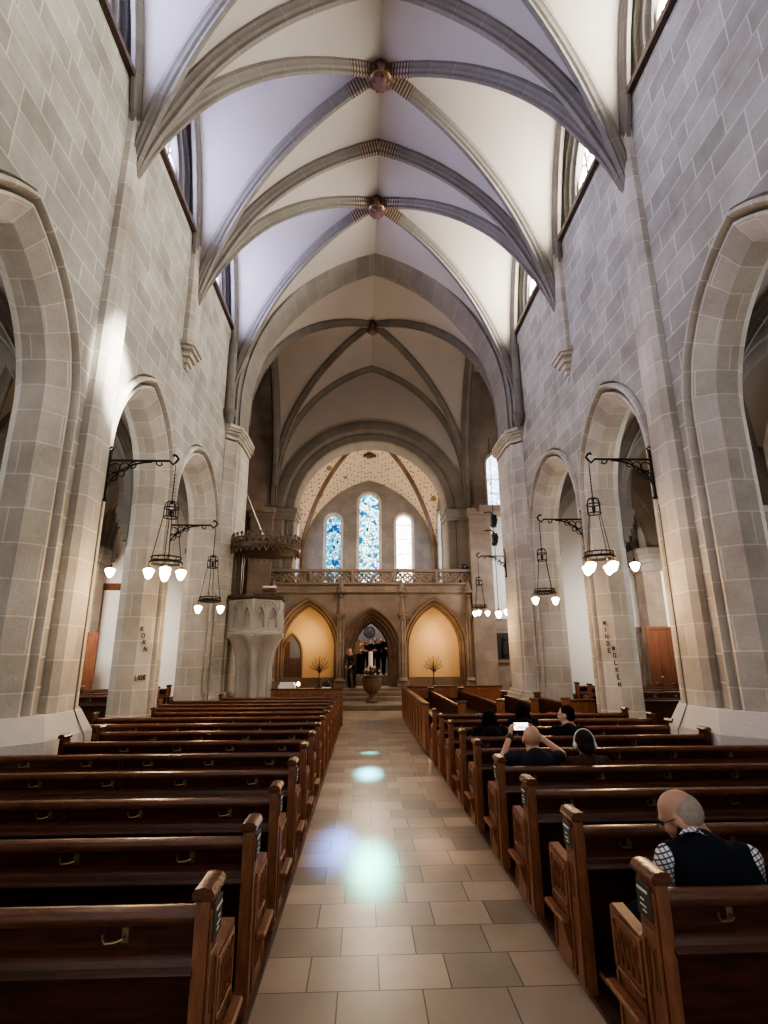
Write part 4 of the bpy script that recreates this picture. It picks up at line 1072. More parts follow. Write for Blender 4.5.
# pews turned sideways, facing the pulpit
for k, (x, y, L) in enumerate(((2.05, 11.45, 5.2), (2.95, 11.9, 4.9), (3.72, 12.05, 2.6), (4.42, 12.1, 2.0))):
    make_pew('pew', ORD[k] + ' of the pews turned sideways towards the pulpit, counted from the aisle', L, 1, (x, y, 0), PI/2, 'pews turned towards the pulpit', False)
def panel_screen(name, label, L, loc, rotz, h=.92, n=4):
    t = thing(name, label, 'pew front', loc, rotz)
    mb = MB(); mb.box(0, L, 0, .04, .03, h-.04)
    for k in range(n+1): mb.box(L*k/n-.035, L*k/n+.035, -.02, .06, .03, h-.03, .006)
    mb.box(0, L, -.015, .05, .03, .16, .005); mb.box(0, L, -.015, .05, h-.16, h-.04, .005)
    mb.build('panelling', M['endwood'], t)
    mb = MB(); mb.box(-.04, L+.04, -.05, .09, h-.04, h, .012); mb.build('top_rail', M['rail'], t)
    return t
panel_screen('pew_screen', 'long panelled wooden front along the aisle beside the sideways pews', 6.2, (1.24, 10.95, 0), PI/2, .92, 9)
panel_screen('pew_screen', 'panelled wooden front closing the left block of pews before the pulpit', 1.84, (-2.40, 15.12, 0), 0, .98, 4)
for k in range(2):
    panel_screen('pew_screen', ['low panelled wooden front at the far end of the sideways pews', 'short panelled front by the foot of the right crossing pier'][k], [2.9, .66][k], [(1.35, 17.25, 0), (4.72, 13.1, 0)][k], 0, [.92, .8][k], 4)
# pews in the side aisles
for s, side in ((-1, 'left'), (1, 'right')):
    for k in range(4):
        make_pew('aisle_pew', ORD[k] + ' short dark pew with pale hooks in the ' + side + ' side aisle', 2.2, s, (AX + s*5.15, 11.9 + .8*k, .22), 0, 'pews in the ' + side + ' aisle', True, False, False, 'nickel', gap=.45)

for s, side in ((-1, 'left'), (1, 'right')):
    mb = MB(); mb.box(*sorted((AX+s*5.1, AX+s*7.4)), 11.6, 15.0, 0, .249)
    struct(mb, 'trim_aisle_platform', M['board'], 'low boarded platform under the pews of the ' + side + ' aisle', 'platform')
# small things lying on the left pew front
mb = MB(); mb.box(-.22, .22, -.08, .08, 0, .10, .01); mb.box(-.20, .20, -.07, .07, .10, .16, .02)
o = mb.build('paper_stack', M['paper'], None, loc=(-2.02, 15.14, .98)); tag(o, 'stack of white papers on the left pew front', 'papers')
mb = MB(); mb.lathe([(.04,0), (.04,.02), (.02,.03), (.02,.06), (.03,.07)], n=12); mb.cur = 1; mb.lathe([(.03,.07), (.045,.10), (.03,.15), (.006,.17)], n=12)
o = mb.build('candle_lamp', [M['brass'], M['shade']], None, loc=(-1.72, 15.14, .98)); tag(o, 'small glowing lamp beside the white papers', 'lamp')
mb = MB(); mb.box(-.12, .12, -.06, .06, 0, .03, .01); o = mb.build('folded_cloth', M['paper'], None, loc=(-.98, 15.14, .98)); tag(o, 'small white folded cloth at the aisle end of the left pew front', 'cloth')
mb = MB(); mb.sphere((0,0,.07), (.12,.05,.07), 10, 6); mb.sphere((.02,0,.14), (.05,.04,.05), 8, 5); o = mb.build('dark_bag', M['black'], None, loc=(-.98, 15.14, 1.01)); tag(o, 'small dark bag resting on the white cloth', 'bag')

# ------------------------------------------------------------------ lamps on iron brackets
def bracket(label, x, y, z, s, L, group):
    """s = direction of the arm along x (towards the nave)"""
    t = thing('wall_bracket', label, 'bracket', (x, y, z), 0, group)
    mb = MB(); mb.box(*sorted((0, s*.035)), -.025, .025, -.62, .16, .006); mb.tube([(s*.02,0,.14), (s*.05,0,.19), (s*.02,0,.22), (-s*.01,0,.19)], .014, 6)
    mb.lathe([(.03,-.02), (.045,0), (.02,.03)], (s*.02,0,-.62), 8)
    mb.build('wall_bar', M['iron'], t)
    mb = MB(); mb.tube([(0,0,0), (s*(L-.10),0,0), (s*(L-.04),0,-.06), (s*L,0,-.02), (s*(L+.035),0,.03), (s*L,0,.08), (s*(L-.04),0,.10), (s*(L-.05),0,.07)], .018, 7)
    mb.tube([(s*L*.70,0,0), (s*L*.72,0,-.06), (s*L*.76,0,-.08), (s*L*.80,0,-.06), (s*L*.78,0,-.03)], .012, 6)
    mb.build('arm', M['iron'], t)
    mb = MB()
    N = 14
    mb.tube([(s*(.02 + L*.62*(1-cos(PI/2*k/N))), 0, -.50 + .48*sin(PI/2*k/N)) for k in range(N+1)], .014, 6)
    for cx, cz, r in ((.10,-.12,.075), (.24,-.10,.065), (.10,-.26,.06), (.36,-.075,.05), (.21,-.21,.045)):
        mb.tube([(s*(cx + r*cos(2*PI*k/12)), 0, cz + r*sin(2*PI*k/12)) for k in range(13)], .010, 5, False)
    mb.build('scrollwork', M['iron'], t)
    return t
def hanging_lamp(label, x, y, z, n, group, ph=0, drop=1.48):
    t = thing('hanging_lamp', label, 'lamp', (x, y, z), 0, group)
    mb = MB(); mb.tube([(0,0,0), (0,0,-.14)], .007, 5)
    for k in range(8): mb.sphere((0,0,-.16-.055*k), (.011,.011,.03), 6, 4)
    mb.build('chain', M['iron'], t)
    mb = MB(); R0, R1 = .10, .205; zc, zr = -.62, -drop
    mb.lathe([(.01,.06), (.025,.04), (.02,.0)], (0,0,zc), 8)
    for k in range(6):
        a = 2*PI*k/6 + .2; mb.tube([(.02*cos(a), .02*sin(a), zc+.05), (R0*.85*cos(a), R0*.85*sin(a), zc+.02), (R0*cos(a), R0*sin(a), zc-.06), (R0*cos(a), R0*sin(a), zc-.2)], .008, 5)
    for zz in (-.06, -.2): mb.tube([(R0*cos(2*PI*k/14), R0*sin(2*PI*k/14), zc+zz) for k in range(15)], .010, 5, False)
    mb.lathe([(.015,-.08), (.03,-.12), (.02,-.18), (.005,-.2)], (0,0,zc), 8)
    mb.build('crown', M['iron'], t)
    mb = MB()
    for k in range(4):
        a = 2*PI*k/4 + .5; mb.tube([(R0*cos(a), R0*sin(a), zc-.2), (R1*cos(a), R1*sin(a), zr)], .006, 5)
    mb.build('suspension_rod', M['iron'], t)
    mb = MB()
    for zz, r in ((0, R1+.01), (.06, R1), (-.02, R1+.02)): mb.tube([(r*cos(2*PI*k/20), r*sin(2*PI*k/20), zr+zz) for k in range(21)], .011, 5, False)
    for k in range(10):
        a = 2*PI*k/10; mb.tube([(R1*cos(a), R1*sin(a), zr), (R1*cos(a+.15), R1*sin(a+.15), zr+.06)], .006, 4)
    mb.build('ring', M['iron'], t)
    for k in range(n):
        a = 2*PI*k/n + ph; cx, cy = (R1+.01)*cos(a), (R1+.01)*sin(a)
        mb = MB(); mb.tube([(cx*.9, cy*.9, zr), (cx*1.05, cy*1.05, zr-.07)], .009, 6); mb.lathe([(.012,-.12), (.03,-.10), (.028,-.08), (.01,-.06)], (cx, cy, zr), 10)
        hd = mb.build('socket', M['brass'], t)
        mb = MB(); mb.lathe([(.035,-.10), (.070,-.118), (.078,-.132), (.066,-.165), (.054,-.20), (.038,-.235), (.016,-.252), (.004,-.257)], (cx, cy, zr), 14)
        mb.build('glass_shade', M['shade'], t)
    lamp = bpy.data.lights.new('lamp_glow', 'POINT'); lamp.energy = 6.0*n; lamp.color = (1, .66, .36); lamp.shadow_soft_size = .12
    lo = bpy.data.objects.new('lamp_glow', lamp); C.objects.link(lo); lo.location = (x, y, z-drop-.42)
    return t
def bracket_lamp(side, which, s, y, xo, L, n, ph, z=4.65):
    x = AX + s*xo
    bracket('black wrought iron scroll bracket on the ' + which + ' pier on the ' + side, x, y, z, -s, L, 'iron lamp brackets')
    hanging_lamp('iron ring lamp with %s glowing shades hanging by the %s pier, %s' % ({2:'two', 3:'three', 4:'four'}[n], which, side), x - s*L, y, z-.06, n, 'ring lamps hanging from the brackets', ph)
bracket_lamp('left', 'first big', -1, 7.76, 4.16, 1.0, 4, .35)
bracket_lamp('right', 'first big', 1, 7.76, 4.16, 1.0, 4, .55, 4.74)
bracket_lamp('left', 'second, lettered', -1, 10.93, 4.33, .95, 2, .1, 4.42)
bracket_lamp('right', 'second, lettered', 1, 10.93, 4.33, .95, 2, .1, 4.58)
bracket_lamp('right', 'crossing', 1, 16.0, 3.98, .85, 3, .1, 4.72)
def pendant(label, x, y, z, ztop):
    t = thing('pendant_lamp', label, 'lamp', (x, y, z), 0, 'single pendant lamps')
    mb = MB(); mb.tube([(0,0,.12), (0,0,ztop-z)], .012, 6); mb.lathe([(.01,.20), (.03,.16), (.05,.10)], n=10); mb.build('stem', M['iron'], t)
    mb = MB(); mb.lathe([(.05,.10), (.115,.07), (.12,.04), (.10,-.02), (.07,-.09), (.03,-.13), (.005,-.14)], n=16); mb.build('glass_shade', M['shade'], t)
    lamp = bpy.data.lights.new('lamp_glow', 'POINT'); lamp.energy = 12; lamp.color = (1, .68, .38); lamp.shadow_soft_size = .15
    lo = bpy.data.objects.new('lamp_glow', lamp); C.objects.link(lo); lo.location = (x, y, z-.35)
pendant('single glowing pendant lamp on a long stem in the left aisle', -6.2, 13.36, 3.82, 7.6)
pendant('single glowing pendant lamp on a long stem in the right aisle', 6.9, 13.33, 3.98, 7.6)
pendant('glowing pendant lamp on a long dark stem left of the right crossing pier', 4.55, 18.2, 3.15, 9.5)
pendant('glowing pendant lamp touching the far edge of the right crossing pier', 4.95, 18.6, 3.25, 9.5)

# cables on the two big piers
for s, side in ((-1, 'left'), (1, 'right')):
    mb = MB(); mb.tube([(AX+s*4.155, 7.72, 4.0), (AX+s*4.15, 7.72, 1.12), (AX+s*3.98, 7.72, .8), (AX+s*3.955, 7.72, .35)], .009, 6)
    o = mb.build('wall_cable', M['wire']); tag(o, 'thin dark cable running down the first big pier on the ' + side, 'cable')

# ------------------------------------------------------------------ painted letters on the second piers
def glyph(ch, u0, z0, h, Q, mb, wu):
    """block capitals from bars, drawn on a face through Q(u, z)"""
    w = wu
    S = {'K': [((0,0),(0,1)), ((0,.45),(1,1)), ((.25,.6),(1,0))], 'O': [((0,.15),(0,.85)), ((1,.15),(1,.85)), ((0,.85),(.5,1)), ((.5,1),(1,.85)), ((0,.15),(.5,0)), ((.5,0),(1,.15))],
         'R': [((0,0),(0,1)), ((0,1),(.9,.9)), ((.9,.9),(.9,.6)), ((.9,.6),(0,.5)), ((.3,.5),(1,0))], 'N': [((0,0),(0,1)), ((0,1),(1,0)), ((1,0),(1,1))],
         'C': [((1,.85),(.5,1)), ((.5,1),(0,.8)), ((0,.8),(0,.2)), ((0,.2),(.5,0)), ((.5,0),(1,.15))], 'B': [((0,0),(0,1)), ((0,1),(.9,.85)), ((.9,.85),(.6,.5)), ((0,.5),(.6,.5)), ((.6,.5),(1,.2)), ((1,.2),(0,0))],
         'S': [((1,.9),(.2,1)), ((.2,1),(0,.7)), ((0,.7),(1,.3)), ((1,.3),(.8,0)), ((.8,0),(0,.1))], 'T': [((0,1),(1,1)), ((.5,1),(.5,0))], 'H': [((0,0),(0,1)), ((1,0),(1,1)), ((0,.5),(1,.5))],
         'I': [((.5,0),(.5,1))], 'W': [((0,1),(.25,0)), ((.25,0),(.5,.8)), ((.5,.8),(.75,0)), ((.75,0),(1,1))], 'D': [((0,0),(0,1)), ((0,1),(.7,.9)), ((.7,.9),(1,.5)), ((1,.5),(.7,.1)), ((.7,.1),(0,0))],
         'E': [((0,0),(0,1)), ((0,1),(1,1)), ((0,.5),(.8,.5)), ((0,0),(1,0))], 'L': [((0,0),(0,1)), ((0,0),(1,0))]}[ch]
    for (a, b), (c, d) in S:
        mb.tube([Q(u0 + a*w, z0 + b*h), Q(u0 + c*w, z0 + d*h)], h*.10, 5)
def letters(name, label, items, Q, wu=.17):
    mb = MB()
    for ch, u, z, h in items: glyph(ch, u, z, h, Q, mb, wu)
    o = mb.build(name, M['ink']); return tag(o, label, 'lettering')
q2 = sqrt(.5)
# the chamfer of the far jamb of the second arch: from (0, 10.635) to (.195, 10.44) in (depth, y)
def QL(u, z): k = 1-u; return (XL - .195*k - .004*0 + .006*q2, 10.635 - .195*k - .006*q2, z)
def QR(u, z): k = u; return (XR + .195*k - .006*q2, 10.635 - .195*k - .006*q2, z)
letters('painted_letters', 'dark painted letters K O R N stepping down the left lettered pier', [(c, .18 + .12*k, 2.27 - .122*k, .08) for k, c in enumerate('KORN')], QL)
letters('painted_letters', 'dark painted word LICHT below the word KORN on the left pier', [(c, .14 + .15*k, 1.39, .085) for k, c in enumerate('LICHT')], QL, .11)
letters('painted_letters', 'dark painted letters W I N D E stepping down the right lettered pier', [(c, .22 + .035*k, 2.36 - .13*k, .08) for k, c in enumerate('WINDE')], QR)
letters('painted_letters', 'dark painted letters W O L K E N lower down the right lettered pier', [(c, .66 + .03*k, 1.88 - .132*k, .08) for k, c in enumerate('WOLKEN')], QR)
# ------------------------------------------------------------------ people
def fabric(name, c, rough=.9): return plain(name, c, rough, noise=.2, nscale=30, spec=.15)
def check_mat():
    m, nt, b, out = newmat('checked_shirt')
    tc = nn(nt, 'ShaderNodeTexCoord'); mp = nn(nt, 'ShaderNodeMapping'); mp.inputs['Rotation'].default_value = (.25, .35, .3)
    nt.links.new(tc.outputs['Object'], mp.inputs['Vector'])
    last = None
    for d, c in (('X', (.12,.15,.28,1)), ('Z', (.05,.06,.11,1))):
        w = nn(nt, 'ShaderNodeTexWave', Scale=15.0); w.bands_direction = d; nt.links.new(mp.outputs[0], w.inputs['Vector'])
        g = nn(nt, 'ShaderNodeMath', operation='GREATER_THAN'); g.inputs[1].default_value = .80; nt.links.new(w.outputs['Fac'], g.inputs[0])
        mx = nn(nt, 'ShaderNodeMix', data_type='RGBA'); mx.inputs['A'].default_value = (.80,.78,.76,1); mx.inputs['B'].default_value = c
        if last: nt.links.new(last, mx.inputs['A'])
        nt.links.new(g.outputs[0], mx.inputs['Factor']); last = mx.outputs['Result']
    nt.links.new(last, b.inputs['Base Color']); b.inputs['Roughness'].default_value = .85
    return m
M['skin'] = plain('skin', (.52,.30,.20), .55, noise=.08, nscale=20)
M['skinpale'] = plain('skin_pale', (.58,.37,.27), .55, noise=.08, nscale=20)
M['hairgrey'] = plain('thin_grey_hair', (.36,.29,.235), .85, noise=.3, nscale=60)
M['hairblack'] = plain('black_hair', (.007,.006,.006), .9, noise=.4, nscale=40, spec=.1)
M['hairbrown'] = plain('dark_brown_hair', (.022,.012,.008), .85, noise=.4, nscale=40, spec=.15)
M['vest'] = fabric('navy_knit', (.010,.012,.020)); M['trousers'] = fabric('dark_trousers', (.015,.017,.028)); M['navyshirt'] = fabric('dark_navy_tshirt', (.016,.020,.030))
M['brownjacket'] = fabric('brown_jacket', (.055,.028,.02)); M['blackcloth'] = fabric('black_cloth', (.008,.008,.009)); M['creamcloth'] = fabric('cream_blouse', (.55,.42,.30)); M['greycoat'] = fabric('grey_brown_coat', (.055,.045,.035))
M['check'] = check_mat(); M['leather'] = plain('dark_leather', (.02,.014,.01), .4); M['eye'] = plain('eye', (.03,.02,.015), .2)
M['screenlit'] = plain('lit_phone_screen', (.8,.8,.8), .2, noise=.02, emit=(1,.97,.92), estr=1.6)

def organic(name, mb, mat, parent, voxel=.012, it=5):
    o = mb.build(name, mat, None, 0)
    md = o.modifiers.new('r', 'REMESH'); md.mode = 'VOXEL'; md.voxel_size = voxel
    if it:
        ms = o.modifiers.new('s', 'SMOOTH'); ms.iterations = it; ms.factor = .5
    dg = bpy.context.evaluated_depsgraph_get()
    me = bpy.data.meshes.new_from_object(o.evaluated_get(dg))
    o.modifiers.clear(); old = o.data; o.data = me; me.name = name; bpy.data.meshes.remove(old)
    for p in me.polygons: p.use_smooth = True
    if not me.materials: me.materials.append(mat)
    o.parent = parent
    return o
def frame(F, U):
    F = V(F).normalized(); R = F.cross(V(U)).normalized(); U = R.cross(F).normalized()
    return F, R, U
def head_mb(mb, c, F, U, s=1.0):
    F, R, U = frame(F, U); c = V(c)
    M3 = Matrix((R, F, U)).transposed()
    at = lambda r, f, u: c + R*r*s + F*f*s + U*u*s
    mb.sphere(at(0,-.008,.018), (.076*s, .094*s, .088*s), 20, 14, M3)      # cranium
    mb.sphere(at(0,.022,-.045), (.060*s, .068*s, .066*s), 16, 10, M3)     # face
    mb.sphere(at(0,.050,-.088), (.034*s, .034*s, .028*s), 12, 8, M3)      # chin
    mb.capsule(at(0,.082,.005), at(0,.106,-.032), .010*s, .016*s, 8)      # nose
    mb.capsule(at(-.045,.074,.018), at(.045,.074,.018), .014*s, .014*s, 8)  # brow
    mb.capsule(at(-.02,.082,-.066), at(.02,.082,-.066), .010*s, .010*s, 8)  # lips
    for sg in (-1, 1):
        mb.sphere(at(sg*.080,-.006,-.018), (.012*s, .024*s, .034*s), 10, 8, M3)
        mb.sphere(at(sg*.040,.062,-.035), (.024*s, .024*s, .026*s), 10, 8, M3)
    mb.capsule(at(0,-.02,-.06), at(0,-.035,-.15), .056*s, .060*s, 14)     # neck
    return at
def eyes(at, s, parent):
    mb = MB()
    for sg in (-1, 1): mb.sphere(at(sg*.030,.084,-.006), .0085*s, 8, 6)
    mb.build('eyes', M['eye'], parent)
def hand_mb(mb, w, d, n, side, s=1.0, curl=.5):
    """w wrist, d direction of the fingers, n palm normal (side the fingers curl to); side +-1 puts the thumb"""
    d = V(d).normalized(); n = (V(n) - d*V(n).dot(d)).normalized(); l = d.cross(n).normalized()*side; w = V(w)
    for k in (-1.5, -.5, .5, 1.5): mb.capsule(w + l*k*.010*s, w + d*.085*s + l*k*.018*s, .015*s, .0125*s, 8)
    for k, L in ((-1.5, .062), (-.5, .076), (.5, .082), (1.5, .072)):
        p = w + d*.085*s + l*k*.0195*s; a = 0
        for j in range(3):
            a += curl*(.5, .8, .7)[j]
            q = p + (d*cos(a) + n*sin(a))*L*s*(.42, .33, .27)[j]
            mb.capsule(p, q, (.0092, .0085, .0078)[j]*s, (.0085, .0078, .007)[j]*s, 8); p = q
    p = w + d*.022*s + l*.022*s; q = p + (l*.75 + d*.55 + n*.35).normalized()*.045*s; r = q + (l*.2 + d*.9 + n*(.3+curl*.4)).normalized()*.036*s
    mb.capsule(p, q, .015*s, .011*s, 8); mb.capsule(q, r, .0105*s, .0085*s, 8)
BASE_SIT = dict(pelvis=(0,.03,.545), belly=(0,.02,.65), chest=(0,.03,.79), neck=(0,.045,.905), head=(0,.07,1.035), F=(0,1,-.05), U=(0,0,1),
    shL=(-.165,.03,.865), elL=(-.21,.10,.64), wrL=(-.12,.30,.60), shR=(.165,.03,.865), elR=(.21,.10,.64), wrR=(.12,.30,.60),
    hipL=(-.09,.06,.525), knL=(-.12,.42,.515), anL=(-.12,.40,.12), hipR=(.09,.06,.525), knR=(.12,.42,.515), anR=(.12,.40,.12))
BASE_STAND = dict(pelvis=(0,0,.93), belly=(0,.0,1.07), chest=(0,.0,1.24), neck=(0,0,1.38), head=(0,.02,1.515), F=(0,1,0), U=(0,0,1),
    shL=(-.175,0,1.34), elL=(-.22,.0,1.07), wrL=(-.17,.14,.90), shR=(.175,0,1.34), elR=(.22,.0,1.07), wrR=(.17,.14,.90),
    hipL=(-.09,0,.88), knL=(-.10,.02,.49), anL=(-.10,-.02,.09), hipR=(.09,0,.88), knR=(.10,.02,.49), anR=(.10,-.02,.09))
def person(label, loc, rotz, base, over, top_mat, leg_mat, skin, hair, hair_mat, sleeves='long', voxel=.012, skirt=False, hs=1.0, hands=None, vest=None, face=True, group=None, sc=1.0, curl=.5, wid=1.0):
    J = dict(base); J.update(over or {})
    t = thing('person', label, 'person', loc, rotz, group); t.scale = (sc,)*3
    g = {k: V(v) for k, v in J.items()}
    mb = MB(); at = head_mb(mb, g['head'], g['F'], g['U'], hs)
    mb.capsule(at(0,-.02,-.08), g['neck'], .054*hs, .062, 14)
    mb.capsule(g['neck'], g['chest'], .07, .115, 14); mb.capsule(g['chest'], g['belly'], .12, .12, 14); mb.capsule(g['belly'], g['pelvis'], .12, .125, 14)
    for sd in 'LR':
        sg = -1 if sd == 'L' else 1
        mb.capsule(g['neck'] + V((0,0,-.03)), g['sh'+sd], .05, .055, 12)
        mb.capsule(g['sh'+sd], g['el'+sd], .046, .038, 12); mb.capsule(g['el'+sd], g['wr'+sd], .038, .026, 12)
        hd, hn = (hands or {}).get(sd, (g['wr'+sd] - g['el'+sd], V((-sg,0,-.4))))
        hand_mb(mb, g['wr'+sd], hd, hn, sg if not hands else (hands.get('side'+sd, sg)), .95, curl)
        mb.capsule(g['hip'+sd], g['kn'+sd], .072, .052, 12); mb.capsule(g['kn'+sd], g['an'+sd], .05, .035, 12)
        mb.capsule(g['an'+sd] + V((0,-.02,-.04)), g['an'+sd] + V((0,.13,-.06)), .035, .03, 10)
    body = organic('body', mb, skin, t, min(voxel, .010), 3)
    # clothing
    def torso(mb, e, top=1.0):
        mb.capsule(g['chest'] + (g['neck']-g['chest'])*.62, g['chest'], .075+e, .125+e, 16); mb.sphere(g['neck']*.72 + g['chest']*.28 + V((0,-.025,0)), .080+e, 12, 8); mb.sphere(g['neck']*.35 + g['chest']*.65 + V((0,-.03,0)), .115+e, 14, 8)
        for sg in (-1, 1):
            o_ = (g['shR']-g['shL']).normalized()*sg*.055*wid
            mb.capsule(g['chest']+o_, g['belly']+o_*.9, .118+e, .115+e, 16); mb.capsule(g['belly']+o_*.9, g['pelvis']+o_*.8, .116+e, .12+e, 16)
        for sd in 'LR': a_ = g['chest']*.25 + g['neck']*.75 + V((0,0,-.045)); mb.capsule(a_, a_.lerp(g['sh'+sd], top), .062+e, .060+e, 12)
    mb = MB(); torso(mb, .008)
    for sd in 'LR':
        mb.capsule(g['sh'+sd], g['sh'+sd].lerp(g['el'+sd], 1.0 if sleeves == 'long' else .55), .066, .056 if sleeves == 'long' else .062, 12)
        if sleeves == 'long': mb.capsule(g['el'+sd], g['el'+sd].lerp(g['wr'+sd], .88), .052, .040, 12)
    organic('shirt' if vest else ('tshirt' if sleeves == 'short' else 'jacket'), mb, top_mat, t, voxel, 4)
    if vest:
        mb = MB(); torso(mb, .020, .85)
        organic('vest', mb, vest, t, voxel, 5)
        mb = MB(); F_, R_, U_ = frame(g['F'], g['U'])
        a = g['neck'] + V((0,-.01,.0)) ; n_ = (at(0,-.02,-.08) - g['neck']).normalized(); p1 = n_.orthogonal().normalized(); p2 = n_.cross(p1)
        mb.loft([[a + n_*h + (p1*cos(2*PI*k/18) + p2*sin(2*PI*k/18))*r for k in range(18)] for h, r in ((-.04,.080), (.0,.068), (.014,.064), (.012,.071), (-.02,.082), (-.05,.094))], True)
        mb.build('collar', top_mat, t)
    mb = MB()
    if skirt:
        mb.loft([[(g['pelvis'].x + r*cos(2*PI*k/16)*1.1, g['pelvis'].y + r*sin(2*PI*k/16)*.8, z) for k in range(16)] for z, r in ((.06,.24), (.5,.21), (.85,.18), (1.0,.15))], True, True)
    else:
        mb.capsule(g['belly']*.3 + g['pelvis']*.7, g['pelvis'], .125, .135, 14)
        for sd in 'LR':
            mb.capsule(g['pelvis'], g['hip'+sd], .12, .095, 12); mb.capsule(g['hip'+sd], g['kn'+sd], .094, .068, 12); mb.capsule(g['kn'+sd], g['an'+sd], .066, .052, 12)
    organic('skirt' if skirt else 'trousers', mb, leg_mat, t, voxel, 3)
    mb = MB()
    for sd in 'LR': mb.capsule(g['an'+sd] + V((0,-.03,-.045)), g['an'+sd] + V((0,.15,-.06)), .045, .036, 10)
    organic('shoes', mb, M['leather'], t, voxel, 2)
    # hair
    if hair:
        F_, R_, U_ = frame(g['F'], g['U']); M3 = Matrix((R_, F_, U_)).transposed(); mb = MB(); s = hs
        if hair == 'fringe':      # ring of thin hair round a bald crown
            mb.sphere(at(0,-.030,.002), (.0800*s, .083*s, .084*s), 18, 12, M3)
        else:
            mb.sphere(at(0,-.022,.030), (.084*s, .094*s, .088*s), 16, 10, M3)
            mb.sphere(at(0,-.050,-.02), (.078*s, .062*s, .075*s), 14, 8, M3)
            if hair == 'long':
                for k in range(-3, 4): mb.capsule(at(.020*k, -.075+.004*abs(k), .0), at(.026*k, -.095+.010*abs(k), -.24), .034*s, .030*s, 8)
                for sg in (-1, 1): mb.capsule(at(sg*.074,-.01,.02), at(sg*.085,-.03,-.20), .022*s, .026*s, 8)
            if hair == 'bun': mb.sphere(at(0,-.11,-.05), (.045*s, .04*s, .05*s), 12, 8, M3)
        organic('hair', mb, hair_mat, t, .006, 1 if hair == 'fringe' else 2)
    if face: eyes(at, hs, t)
    return t, at, g
# man in a navy vest on the nearest right pew, head bowed to the left
fm = dict(pelvis=(.02,.06,.56), belly=(.02,.07,.66), chest=(-.01,.13,.785), neck=(-.04,.20,.905), head=(-.055,.285,1.0), F=(-.62,.60,-.42), U=(-.28,.12,.95),
    shL=(-.195,.16,.845), elL=(-.245,.25,.62), wrL=(-.13,.43,.60), shR=(.15,.11,.85), elR=(.215,.20,.62), wrR=(.06,.43,.59),
    hipL=(-.07,.10,.53), knL=(-.24,.44,.50), anL=(-.22,.44,.10), hipR=(.12,.10,.53), knR=(.14,.46,.52), anR=(.14,.44,.10))
t, at, g = person('man in a navy vest and checked shirt sitting bowed on the nearest right pew', (1.665, 2.70, 0), 0, BASE_SIT, fm, M['check'], M['trousers'], M['skin'], 'fringe', M['hairgrey'], 'long', .009, hs=1.06, vest=M['vest'], wid=1.12)
mb = MB()
for sg in (-1, 1):
    mb.tube([at(.030*sg + .026*cos(2*PI*k/12), .104, -.004 + .020*sin(2*PI*k/12)) for k in range(13)], .0022, 5, False)
    mb.tube([at(.056*sg, .102, .004), at(.082*sg, .06, .004), at(.086*sg, -.01, .004)], .0022, 5)
mb.tube([at(-.008,.108,0), at(.008,.108,0)], .002, 5); mb.build('glasses', M['black'], t)
mb = MB(); mb.tube([at(-.090,-.005,-.03), at(-.088,.03,-.06), at(-.07,.075,-.075)], [.012,.008,.006], 6); mb.build('ear_hook', M['black'], t)
# bald man filming with a phone
pm = dict(head=(-.01,.10,1.02), F=(0,1,.16), U=(0,-.16,1), neck=(0,.05,.885), shL=(-.175,.04,.835), elL=(-.30,.12,.835), wrL=(-.15,.36,1.01), shR=(.175,.04,.835), elR=(.30,.16,.86), wrR=(.135,.38,1.01))
t, at, g = person('bald man in a dark T-shirt raising a phone in both hands', (1.64, 5.43, 0), 0, BASE_SIT, pm, M['navyshirt'], M['trousers'], M['skin'], None, None, 'short', .010, hs=1.04,
    hands={'L': ((.25,.35,.85), (.75,.25,-.2)), 'R': ((-.30,.35,.85), (-.75,.25,-.2)), 'sideL': 1, 'sideR': -1}, curl=.75)
mb = MB(); a, b = V(pm['elL']).lerp(V(pm['wrL']), .84), V(pm['elL']).lerp(V(pm['wrL']), .95); mb.capsule(a, b, .034, .032, 12); mb.box(b.x-.018, b.x+.018, b.y-.05, b.y-.03, b.z-.02, b.z+.018, .004); mb.build('wristwatch', M['black'], t)
ph = thing('phone', 'lit phone held sideways above the bald man', 'phone', (1.625, 5.43+.43, 1.085), 0)
mb = MB(); mb.box(-.078, .078, -.004, .005, -.038, .038, .004); mb.build('body', M['black'], ph)
mb = MB(); mb.box(-.073, .073, -.0055, -.0042, -.034, .034); mb.build('screen', M['screenlit'], ph)
mb = MB()
for k in range(5): mb.box(-.045+.022*k, -.034+.022*k, -.0068, -.0056, -.028+.004*(k % 2), -.002+.006*(k % 3))
mb.build('screen_picture', M['greycoat'], ph)
# woman with headphones
t, at, g = person('dark haired person in a brown jacket wearing white headphones', (2.13, 5.43, 0), 0, BASE_SIT, dict(head=(0,.07,.965), F=(.1,1,-.15), neck=(0,.045,.845), chest=(0,.03,.75), shL=(-.155,.03,.80), shR=(.155,.03,.80)), M['brownjacket'], M['trousers'], M['skin'], 'bun', M['hairbrown'], 'long', .012)
mb = MB(); mb.tube([at(.098*cos(PI*k/12), -.012, .015 + .118*sin(PI*k/12)) for k in range(13)], .006, 8)
for sg in (-1, 1): mb.sphere(at(sg*.096,-.01,-.015), (.016,.028,.034), 10, 8)
mb.build('headphones', M['paper'], t)
